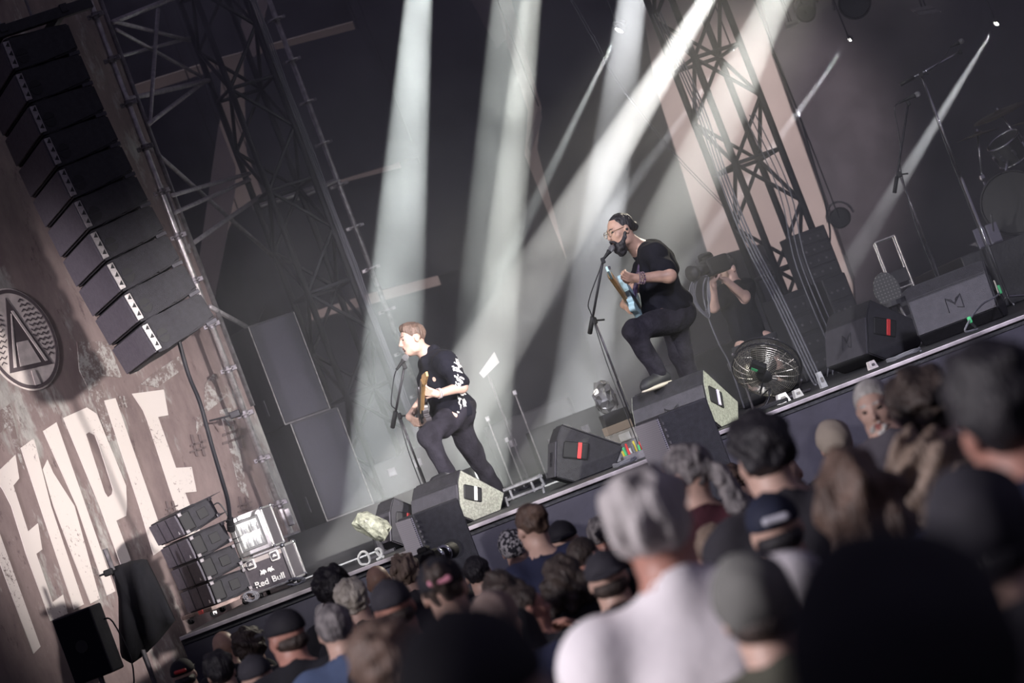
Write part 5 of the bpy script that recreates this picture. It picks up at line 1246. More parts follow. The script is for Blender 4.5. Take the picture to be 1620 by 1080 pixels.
    for k in range(3):
        c = Vector(wl) - wd_ * (.0 + .018 * k); Rw = frame(Vector((0, 0, 1)), wd_); bm = bmesh.new()
        for a in range(16):
            an = a * 6.2832 / 16; bmesh.ops.create_icosphere(bm, subdivisions=1, radius=.0085, matrix=Matrix.Translation(c + Rw @ Vector((math.cos(an), math.sin(an), 0)) * (.037 + .002 * k)))
        o = mesh_obj('bead_bracelet', bm, BR, t, True); o.location = -root
    bm = bmesh.new(); bmesh.ops.create_icosphere(bm, subdivisions=2, radius=.011, matrix=Matrix.Translation(Vector(q(.086, -.004, -.004)))); o = mesh_obj('ear_monitor', bm, RUBBER, t, True); o.location = -root
    g = guitar('pale blue electric guitar held by the bearded singer', GB, GH, GF, BLUE_PAINT, MAPLE, headm=BLUE_PAINT)
    st = smooth_pts([PV(1003, 470, Y - .02), PV(1008, 440, Y - .06), PV(1016, 410, Y - .06), PV(1026, 390, Y - .02), PV(1050, 392, Y + .06), PV(1072, 430, Y + .1)], 4)
    bm = bmesh.new(); sweep(bm, st, .018, 6); o = mesh_obj('guitar_strap', bm, mat('patterned_strap', (.05, .03, .07), .7, var=.8, scale=40), g); o.matrix_parent_inverse = Matrix.Identity(4); o.matrix_local = g.matrix_basis.inverted()
singer()
def guitarist():
    Y = 18.55
    hc = PV(653, 537, Y - .05); fr = headframe(V3(P(610, 545, Y) - P(653, 534, Y)) + V3((0, -.08, 0)), (0.04, 0, 1))
    nk = PV(680, 563, Y); chest = PV(696, 592, Y); belly = PV(707, 628, Y + .01); pelv = PV(717, 655, Y + .02)
    shl = PV(704, 570, Y - .18); shr = PV(678, 574, Y + .17); hl = PV(716, 660, Y - .08); hr = PV(724, 664, Y + .10)
    ell_ = PV(730, 612, Y - .26); wl = PV(691, 623, Y - .40); elr = PV(676, 622, Y + .28); wr_ = PV(668, 644, Y + .08)
    kl = PV(677, 690, Y - .28); al = PV(707, 745, Y - .30); tl_ = PV(682, 760, Y - .42)
    kr = PV(748, 716, Y + .06); ar = PV(786, 775, Y + .16); ar[2] = DECK + .092; tr_ = ar + V3((-.1, -.12, -.04))
    root = Vector((pelv[0], pelv[1], DECK)); t = thing('person', 'short-haired guitarist in open black shirt singing in a deep lunge', 'person', root)
    hp, hcv, paint, q, R = head_prims(hc, fr, 1.0, mouth_open=True)
    tor = torso_prims(nk, chest, belly, pelv, shl, shr, hl, hr, .98)
    LH = hand_prims(wl, PV(672, 618, Y - .46) - wl, V3((.2, .8, .4)), 1, (.75, 1.0, .7), .03, 1.0, .9)
    GB, GH, GF = PV(671, 661, Y - .08), PV(675, 588, Y - .70), V3((-.86, -.36, .2)); wr_, pick, gn = strum(GB, GH, GF, elr)
    RH = hand_prims(wr_, pick - wr_, -gn, -1, (.5, .7, .5), .02, 1.0, .7)
    arms = limb(shl, ell_, wl, .056, .046, .044, .028) + limb(shr, elr, wr_, .054, .044, .042, .028)
    legs = limb(hl, kl, al, .088, .06, .056, .042, .04) + limb(hr, kr, ar, .088, .06, .056, .042, .04)
    neck = [cone(q(0, -.02, -.06), nk, .056, .06, .03)]
    body = hp + neck + tor + arms + legs + LH + RH + shoe_prims(al, tl_) + shoe_prims(ar, tr_)
    np_obj('body', sdf_mesh(body, .0065, carve=hcv), [SKIN_P, LIP, EYE, BROW], t, root, paint)
    slv = [cone(shl, shl + (ell_ - shl) * .86, .068, .070, .03), cone(shr, shr + (elr - shr) * .86, .064, .066, .03)]
    hem = [ell(pelv + V3((0, 0, .02)), (.17, .145, .14), None, .05)]
    DS = mat('black_work_shirt', (.010, .010, .017), .9, spec=.12, var=.3, scale=7, bump=.3, bscale=20)
    col_ = [cone(nk + V3((-.05, -.05, -.01)), nk + V3((.05, -.06, .03)), .022, .024, .02), cone(nk + V3((-.04, .06, -.01)), nk + V3((.05, .05, .03)), .022, .024, .02), cone(nk + V3((.05, -.06, .03)), nk + V3((.05, .05, .03)), .024, .024, .02)]
    vneck = cone(q(0, .02, -.09), chest + V3((-.13, -.03, .14)), .05, .014, .01)
    rr = np.random.default_rng(5); paint2 = [(cone(PV(688, 584, Y - .12), PV(690, 578, Y - .12), .007, .007), 1), (cone(PV(690, 578, Y - .12), PV(693, 583, Y - .12), .007, .007), 1)]
    for k in range(26):         # white flecks of the print on the sleeve and flank
        x, y = (rr.uniform(717, 728), rr.uniform(562, 612)); y2 = y + rr.uniform(3, 9)
        xx = x + (y - 585) * .14 + 2; paint2.append((ell(PV(xx, y, Y - .2), (.0055, .25, .026), Matrix.Rotation(rr.uniform(-.9, .5), 3, 'Y')), 1))
    for k in range(14):
        x, y = rr.uniform(726, 737), rr.uniform(622, 658)
        paint2.append((ell(PV(x, y, Y), (.0055, .3, .024), Matrix.Rotation(rr.uniform(-.9, .5), 3, 'Y')), 1))
    shirt = sdf_mesh(tor + slv + hem + col_, .008, inf=.011, wob=wob(.007, 45, 11), clips=[((0, 0, -1), -(pelv[2] - .06))], carve=[vneck, cone(nk + V3((0, 0, .03)), q(0, 0, -.02), .05, .06, .01)])
    np_obj('work_shirt', shirt, [DS, WHITE], t, root, paint2)
    trs = sdf_mesh([ell(pelv, (.17, .14, .13), None, .06)] + legs, .008, inf=.016, wob=wob(.008, 36, 12), clips=[((0, 0, 1), pelv[2] + .08)], clips2=None)
    np_obj('trousers', trs, [JEANS, WHITE], t, root, [(ell(PV(706, 664, Y - .17), (.02, .05, .02)), 1)])
    for ank, toe in ((al, tl_), (ar, tr_)):
        np_obj('shoe', sdf_mesh(shoe_prims(ank, toe), .007, inf=.008), mat('black_boot', (.015, .015, .018), .5), t, root)
    l, f, u = fr; n1 = .75 * f - .66 * u
    np_obj('hair', sdf_mesh([ell(q(0, -.014, .042), V3((.080, .101, .090)), R, .02), ell(q(0, .03, .105), V3((.055, .05, .03)), R, .03)], .007, wob=wob(.003, 140, 13), clips=[(n1, n1 @ q(0, .066, .066)), (-u, -u @ q(0, 0, -.05))], carve=[ell(q(sd * .09, -.005, -.005), V3((.03, .028, .036)), R, .01) for sd in (-1, 1)]), HAIR['brown'], t, root)
    bm = bmesh.new(); wdv = (Vector(wl) - Vector(ell_)).normalized(); Rw = frame(Vector((0, 0, 1)), wdv)
    for k in range(2): sweep(bm, [Vector(wl) - wdv * (.015 + .014 * k) + Rw @ Vector((math.cos(a), math.sin(a), 0)) * .035 for a in np.linspace(0, 6.2832, 21)], .006, 6)
    o = mesh_obj('wristband', bm, mat('pale_wristband', (.5, .42, .42), .6), t, True); o.location = -root
    bm = bmesh.new(); bmesh.ops.create_icosphere(bm, subdivisions=2, radius=.010, matrix=Matrix.Translation(Vector(q(.085, -.004, -.004)))); o = mesh_obj('ear_monitor', bm, mat('clear_earpiece', (.6, .55, .5), .3), t, True); o.location = -root
    g = guitar('electric guitar with a maple neck held by the short-haired guitarist', GB, GH, GF, mat('dark_guitar', (.05, .045, .05), .25), MAPLE, headm=MAPLE)
    st = smooth_pts([PV(672, 650, Y - .02), PV(676, 612, Y - .0), PV(678, 580, Y + .06), PV(694, 564, Y + .06), PV(722, 590, Y + .12), PV(730, 630, Y + .12)], 4)
    bm = bmesh.new(); sweep(bm, st, .016, 6); o = mesh_obj('guitar_strap', bm, RUBBER, g); o.matrix_local = g.matrix_basis.inverted()
guitarist()
def cameraman():
    Y = 20.8
    hc = PV(1150, 428, Y); fr = headframe(V3((-.75, -.65, .0)))
    nk = PV(1160, 452, Y + .02); chest = PV(1168, 482, Y + .02); belly = PV(1182, 520, Y + .02); pelv = PV(1194, 552, Y)
    shl = PV(1176, 460, Y - .12); shr = PV(1152, 468, Y + .12); hl = PV(1200, 560, Y - .08); hr = PV(1186, 565, Y + .08)
    shl, shr = PV(1180, 456, Y + .08), PV(1143, 466, Y - .14)
    ell_ = PV(1178, 470, Y - .10); wl = PV(1149, 444, Y - .28); elr = PV(1129, 486, Y - .2); wr_ = PV(1128, 450, Y - .32)
    kl = V3((pelv[0] + .12, Y - .03, DECK + .5)); al = V3((pelv[0] + .14, Y + .05, DECK + .09)); kr = V3((pelv[0] - .10, Y - .06, DECK + .5)); ar = V3((pelv[0] - .13, Y, DECK + .09))
    hl = V3((pelv[0] + .09, Y, pelv[2] - .03)); hr = V3((pelv[0] - .09, Y, pelv[2] - .03))
    root = Vector((pelv[0], Y, DECK)); t = thing('person', 'cameraman in black T-shirt and shorts raising a video camera to his eye', 'person', root)
    hp, hcv, paint, q, R = head_prims(hc, fr, 1.0); tor = torso_prims(nk, chest, belly, pelv, shl, shr, hl, hr, 1.0)
    arms = limb(shl, ell_, wl, .055, .044, .046, .03) + limb(shr, elr, wr_, .055, .044, .046, .03); legs = limb(hl, kl, al, .085, .06, .058, .042, .04) + limb(hr, kr, ar, .085, .06, .058, .042, .04)
    LH = hand_prims(wl, PV(1133, 438, Y - .34) - wl, V3((0, -.3, .9)), 1, (.4, .5, .4), .04); RH = hand_prims(wr_, PV(1127, 430, Y - .34) - wr_, V3((.8, .2, .2)), -1, (.25, .5, .4), .04)
    np_obj('body', sdf_mesh(hp + [cone(q(0, -.02, -.06), nk, .056, .06, .03)] + tor + arms + legs + LH + RH + shoe_prims(al, al + V3((-.1, -.1, 0))) + shoe_prims(ar, ar + V3((-.1, -.1, 0))), .009, carve=hcv), [SKIN_P, LIP, EYE, BROW], t, root, paint)
    np_obj('t_shirt', sdf_mesh(tor + [cone(shl, shl + (ell_ - shl) * .4, .066, .068, .03), cone(shr, shr + (elr - shr) * .4, .066, .068, .03)], .010, inf=.013, wob=wob(.006, 40, 21), clips=[((0, 0, -1), -(pelv[2] - .02))]), TEE, t, root)
    np_obj('shorts', sdf_mesh([ell(pelv, (.17, .14, .13), None, .06)] + [cone(hl, kl, .1, .085, .04), cone(hr, kr, .1, .085, .04)], .010, inf=.015, wob=wob(.006, 36, 22), clips=[((0, 0, 1), pelv[2] + .08)]), mat('dark_shorts', (.03, .03, .036), .85), t, root)
    for a_ in (al, ar): np_obj('shoe', sdf_mesh(shoe_prims(a_, a_ + V3((-.1, -.1, 0))), .009, inf=.008), RUBBER, t, root)
    np_obj('hair', sdf_mesh([ell(q(0, -.014, .042), V3((.080, .101, .090)), R, .02)], .009, inf=.004, clips=[((.75 * fr[1] - .66 * fr[2]), (.75 * fr[1] - .66 * fr[2]) @ q(0, .066, .066))]), HAIR['black'], t, root)
    cc = P(1128, 421, Y - .36); d = Vector((-.75, -.65, .05)).normalized(); Rm = frame(d, (0, 0, 1))
    c = thing('video_camera', 'black shoulder video camera with looped cables held by the cameraman', 'camera', cc, Rm)
    mesh_obj('body', one(box, (-.03, 0, 0), (.26, .11, .15), None, .02), RUBBER, c)
    bm = bmesh.new(); tube(bm, (.1, 0, 0), (.22, 0, 0), .045, 18); tube(bm, (.22, 0, 0), (.28, 0, 0), .055, 18, .068); mesh_obj('lens', bm, BLACK, c, True)
    bm = bmesh.new(); tube(bm, (-.02, 0, .11), (.12, 0, .11), .014, 10); tube(bm, (-.06, -.06, .085), (.03, -.06, .085), .05, 16); mesh_obj('viewfinder', bm, RUBBER, c, True)
    bm = bmesh.new(); box(bm, (.04, -.09, .07), (.06, .05, .06), bev=.01); mesh_obj('monitor_knob', bm, CAB_GREY, c)
    bm = bmesh.new()
    for k in range(4): sweep(bm, smooth_pts([(.05, .0, -.07), (.17 + .02 * k, -.03, -.05), (.28 + .02 * k, -.05, -.18), (.24, -.06 + .01 * k, -.34 - .02 * k), (.14, -.04, -.26 + .02 * k), (.09, -.01, -.07)]), .006, 6)
    mesh_obj('looped_cable', bm, CABLE_G, c)
    bm = bmesh.new(); a_ = P(1112, 458, Y - .42); sweep(bm, smooth_pts([P(1118, 436, Y - .4), a_, P(1120, 500, Y - .4), P(1138, 545, Y - .35), P(1154, 575, Y - .25), Vector((P(1160, 600, Y - .2).x, Y - .2, DECK + .02))]), .007, 7); tag(mesh_obj('camera_cable', bm, CABLE_G, loc=a_), 'grey camera cable hanging from the video camera to the deck', 'cable')
cameraman()
# ------------------------------------------------------------------ the crowd
def cloth(name, c, v=.2): return mat('cloth_' + name, c, .9, var=v, scale=6, bump=.25, bscale=14)
SHIRT = {'black': cloth('black', (.012, .012, .018), .4), 'navy': cloth('navy', (.016, .02, .055)), 'white': cloth('white', (.86, .82, .85), .03), 'maroon': cloth('maroon', (.06, .012, .022)), 'blue': cloth('denim_blue', (.07, .10, .19)), 'grey': cloth('grey', (.12, .11, .13)), 'olive': cloth('olive', (.10, .10, .075)), 'charcoal': cloth('charcoal', (.03, .028, .036)), 'red': cloth('red', (.35, .03, .05)), 'pattern': mat('cloth_pattern', (.03, .028, .04), .9, col2=(.42, .40, .42), scale=38, contrast=(.48, .56), bump=.2)}
CAPM = {'black': mat('cap_black', (.011, .010, .016), .8, var=.3, scale=8), 'grey': mat('cap_grey', (.032, .030, .04), .85, var=.25, scale=10), 'navy': mat('cap_navy', (.012, .016, .04), .8, var=.3, scale=8), 'tan': mat('cap_tan', (.27, .20, .18), .85, var=.15, scale=8), 'olive': mat('cap_olive', (.17, .17, .16), .85, var=.15, scale=8), 'beige': mat('cap_beige', (.42, .36, .3), .85), 'bandana': mat('paisley_bandana', (.02, .02, .03), .85, col2=(.5, .48, .5), scale=42, contrast=(.47, .55)), 'redwhite': mat('red_white_bandana', (.55, .48, .5), .85, col2=(.3, .03, .05), scale=16, contrast=(.55, .6))}
JEAN2 = cloth('dark_jeans', (.02, .022, .032))
_cache = {}
def crowd_body(key, b, yaw, hp_, female, arms_up):
    """body, shirt and trousers of a 1.75 m standing figure facing +Y, centred on the feet"""
    k_ = (b, yaw, hp_, female, arms_up)
    if k_ in _cache: return _cache[k_]
    hf = V3((math.sin(yaw), math.cos(yaw), math.sin(hp_))); fr = headframe(hf); hc = V3((0, .035, 1.635))
    hp, hcv, paint, q, R = head_prims(hc, fr)
    nk = V3((0, 0, 1.475)); chest = V3((0, -.005, 1.29)); belly = V3((0, .005, 1.10)); pelv = V3((0, 0, .95))
    sw = .165 if female else .19; sh = {s: V3((s * sw * b, -.01, 1.415)) for s in (-1, 1)}
    if arms_up == 1:     # both hands lifted before the face (camera)
        el = {s: V3((s * .24, .17, 1.27)) for s in (-1, 1)}; wr = {s: V3((s * .06, .33, 1.53)) for s in (-1, 1)}
    elif arms_up == 3:   # both hands lifted high to one side, holding up a long lens
        el = {-1: V3((-.10, .22, 1.31)), 1: V3((.31, .17, 1.33))}; wr = {-1: V3((.06, .36, 1.55)), 1: V3((.23, .34, 1.56))}
    elif arms_up == 2:   # one forearm raised
        el = {-1: V3((-.25 * b, -.02, 1.13)), 1: V3((.26, .14, 1.22))}; wr = {-1: V3((-.25 * b, .1, .92)), 1: V3((.20, .30, 1.46))}
    else:
        el = {s: V3((s * .245 * b, -.03, 1.13)) for s in (-1, 1)}; wr = {s: V3((s * .22 * b, .12, .92)) for s in (-1, 1)}
    hip = {s: V3((s * .09, 0, .93)) for s in (-1, 1)}; kn = {s: V3((s * .10, .02, .5)) for s in (-1, 1)}; an = {s: V3((s * .10, -.02, .09)) for s in (-1, 1)}
    tor = torso_prims(nk, chest, belly, pelv, sh[-1], sh[1], hip[-1], hip[1], b * (.9 if female else 1.0))
    arms = []; hands = []; legs = []; shoes = []
    for s in (-1, 1):
        arms += limb(sh[s], el[s], wr[s], .054 * b, .043, .042, .028); legs += limb(hip[s], kn[s], an[s], .085 * b, .06, .056, .042, .04)
        up = wr[s][2] > 1.3
        hands += hand_prims(wr[s], (wr[s] - el[s]) + (V3((-.2 * s, .1, 0)) if up else 0), V3((-s, .3, 0)), s, (.5, .7, .5) if up else (.25, .3, .25)); shoes += shoe_prims(an[s], an[s] + V3((0, .15, -.03)))
    neck = [cone(q(0, -.02, -.06), nk, .05 if female else .058, .055 if female else .066, .03)]
    body = sdf_mesh(hp + neck + tor + arms + hands + legs + shoes, .0135, carve=hcv)
    shirt = sdf_mesh(tor + [cone(sh[s], sh[s] + (el[s] - sh[s]) * .8, .07 * b, .066 * b, .03) for s in (-1, 1)] + [ell(pelv + V3((0, 0, .03)), (.185 * b, .145 * b, .13), None, .05)], .016, inf=.014, wob=wob(.008, 30, int(b * 100)), clips=[((0, 0, -1), -.88)], carve=[cone(nk + V3((0, 0, .03)), q(0, 0, -.02), .056, .07, .012)])
    trs = sdf_mesh([ell(pelv, (.17 * b, .14 * b, .13), None, .06)] + legs, .018, inf=.016, clips=[((0, 0, 1), 1.0), ((0, 0, -1), -.07)])
    _cache[k_] = (body, shirt, trs, paint, q, R, fr, hp_); return _cache[k_]
def hair_mesh(style, q, R, fr, seed, h=.011):
    l, f, u = fr; n1 = .75 * f - .66 * u; face = (n1, n1 @ q(0, .062, .066)); low = (-u, -u @ q(0, 0, -.05))
    base = ell(q(0, -.014, .040), V3((.082, .103, .092)), R, .02); W = lambda a, fr_: wob(a, fr_, seed)
    ears = [ell(q(sd * .094, -.0, -.012), V3((.03, .03, .034)), R, .01) for sd in (-1, 1)]
    if style == 'short': return sdf_mesh([base], h, inf=.003, wob=W(.004, 120), clips=[face, low], carve=ears)
    if style == 'buzz': return sdf_mesh([base], h, inf=-.001, clips=[face, (-u, -u @ q(0, 0, -.03))], carve=ears)
    if style == 'thick': return sdf_mesh([base, ell(q(0, .0, .09), V3((.07, .08, .045)), R, .03)], h, inf=.012, wob=W(.008, 85), clips=[face, low], carve=ears)
    if style == 'curly': return sdf_mesh([base, ell(q(0, -.02, .07), V3((.085, .10, .07)), R, .03)], h, inf=.02, wob=W(.014, 75), clips=[face, (-u, -u @ q(0, 0, -.065))])
    if style == 'quiff': return sdf_mesh([ell(q(0, -.0, .065), V3((.078, .10, .075)), R, .02), ell(q(0, .03, .12), V3((.06, .06, .04)), R, .03)], h, inf=.006, wob=W(.008, 80), clips=[face, (-u, -u @ q(0, 0, .015))])
    if style == 'spiky': return sdf_mesh([base, ell(q(0, 0, .08), V3((.07, .085, .06)), R, .02)], h, inf=.01, wob=W(.014, 120), clips=[face, low], carve=ears)
    if style == 'long':
        lk = [cone(q(sx, -.06 - .02 * (1 - abs(sx) / .07), .0), q(sx * 1.35, -.09, -.20 - .05 * (sx == 0)), .05, .035, .04) for sx in (-.065, 0, .065)]
        return sdf_mesh([base] + lk, h, inf=.010, wob=W(.010, 70), clips=[(n1, n1 @ q(0, .05, .05))])
    if style == 'wavy':
        lk = [cone(q(sx, -.05, .0), q(sx * 1.5, -.08, -.24), .055, .045, .04) for sx in (-.075, -.03, .03, .075)]
        return sdf_mesh([base] + lk, h, inf=.014, wob=W(.02, 60), clips=[(n1, n1 @ q(0, .05, .05))])
    if style == 'ponytail': return sdf_mesh([base, ell(q(0, -.125, .0), V3((.028, .03, .03)), R, .02), cone(q(0, -.14, -.02), q(0, -.17, -.16), .036, .05, .02), cone(q(0, -.17, -.16), q(0, -.15, -.30), .05, .022, .02)], h, wob=W(.005, 110), clips=[(n1, n1 @ q(0, .055, .06))], carve=ears)
    if style == 'bun': return sdf_mesh([base, ell(q(0, -.10, .075), V3((.048, .045, .045)), R, .02)], h, wob=W(.006, 100), clips=[face, (-u, -u @ q(0, 0, -.06))], carve=ears)
    if style == 'fringe': return sdf_mesh([ell(q(0, -.02, -.02), V3((.080, .10, .05)), R, .03)], h, inf=.0, clips=[(n1, n1 @ q(0, .04, .0)), (-u, -u @ q(0, 0, -.06)), (u, u @ q(0, 0, .04))], carve=ears)
def cap_mesh(q, R, fr, back=False, h=.010, bucket=False, beanie=False):
    l, f, u = fr
    if bucket: return sdf_mesh([ell(q(0, -.012, .06), V3((.092, .112, .085)), R, .02), ell(q(0, -.01, .03), V3((.145, .165, .022)), R, .03)], h, clips=[(-u, -u @ q(0, 0, .012))])
    if beanie: return sdf_mesh([ell(q(0, -.014, .045), V3((.09, .112, .10)), R, .02)], h, inf=.004, wob=wob(.003, 60, 3), clips=[((.5 * f - .86 * u), (.5 * f - .86 * u) @ q(0, .07, .045))])
    s = -1 if back else 1
    dome = [ell(q(0, -.012, .045), V3((.089, .110, .092)), R, .02), ell(q(0, -.012, .137), V3((.012, .012, .008)), R, .006)]
    brim = [ell(q(0, s * .13 - .012, .048), V3((.076, .085, .010)), R, .012)]
    return sdf_mesh(dome + brim, h, clips=[(-u, -u @ q(0, 0, .028))])
PLACED = []
def person(px, py, wpx, label, hair=None, hcol='dark', shirt='black', cap=None, capc='black', yaw=0.0, pitch=0.05, b=1.0, female=False, arms=0, skin=SKIN_P, group=None, wm=.165, extra=None, body_yaw=None, Y=None, trim=None):
    Y = Y or F * wm / wpx; c = P(px, py, Y)
    for k_ in range(30):      # keep shoulder room between neighbours: the nearest free distance along the same line of sight
        c = P(px, py, Y + .08 * ((k_ + 1) // 2) * (1 if k_ % 2 else -1))
        if all(math.hypot((c.x - a_) * .86, (c.y - b_) * 1.3) > .47 for a_, b_ in PLACED): break
    PLACED.append((c.x, c.y))
    s = max(.80, min(1.13, c.z / 1.645)); by = body_yaw or 0.0
    body, shirtm, trs, paint, q, R, fr, _ = crowd_body(None, b, yaw, pitch, female, arms)
    root = Vector((c.x, c.y, 0)); t = thing('person', label, 'person', root, by); t.scale = (s, s, s)
    dz = c.z - 1.645 * s
    t.location = root + Vector((0, -.035 * s, max(dz, 0.0)))
    key = ('m', b, yaw, pitch, female, arms)
    def inst(nm, vq, mats, pt=None, ck=None):
        ck = ck or (key + (nm,))
        if ck not in _cache:
            o = np_obj(nm, vq, mats, None, None, pt); _cache[ck] = o.data; o.parent = t
        else:
            o = bpy.data.objects.new(nm, _cache[ck]); link(o, t)
        for i, m in enumerate(mats if isinstance(mats, (list, tuple)) else [mats]):
            o.material_slots[i].link = 'OBJECT'; o.material_slots[i].material = m
        return o
    inst('body', body, [skin, LIP, EYE, HAIR[hcol]], paint); inst('shirt', shirtm, [SHIRT[shirt]]); inst('trousers', trs, [JEAN2])
    ho = None
    if hair:
        vq = hair_mesh(hair, q, R, fr, int(px * 7 + py)); 
        if vq is not None: np_obj('hair', vq, HAIR[hcol], None).parent = t
    if cap:
        kw = dict(back=cap == 'back', bucket=cap == 'bucket', beanie=cap == 'beanie')
        ho = np_obj('bandana' if 'bandana' in capc or capc == 'redwhite' else ('beanie' if cap == 'beanie' else 'cap'), cap_mesh(q, R, fr, **kw), CAPM[capc], None); ho.parent = t
        if trim:      # small mark on the back of the cap
            l, f, u = fr; sgn = 1 if cap == 'back' else -1
            vq = sdf_mesh([cone(q(-.035, sgn * .112 - .012, .055), q(.03, sgn * .112 - .012, .06), .014, .014, .006)], .006); np_obj('cap_mark', vq, trim, None).parent = ho
    t['head_q'] = 0
    del t['head_q']
    return t, q, fr, R, s
PINK = mat('pink_stitching', (.62, .25, .33), .7); GREYW = mat('pale_stitching', (.55, .55, .62), .7)
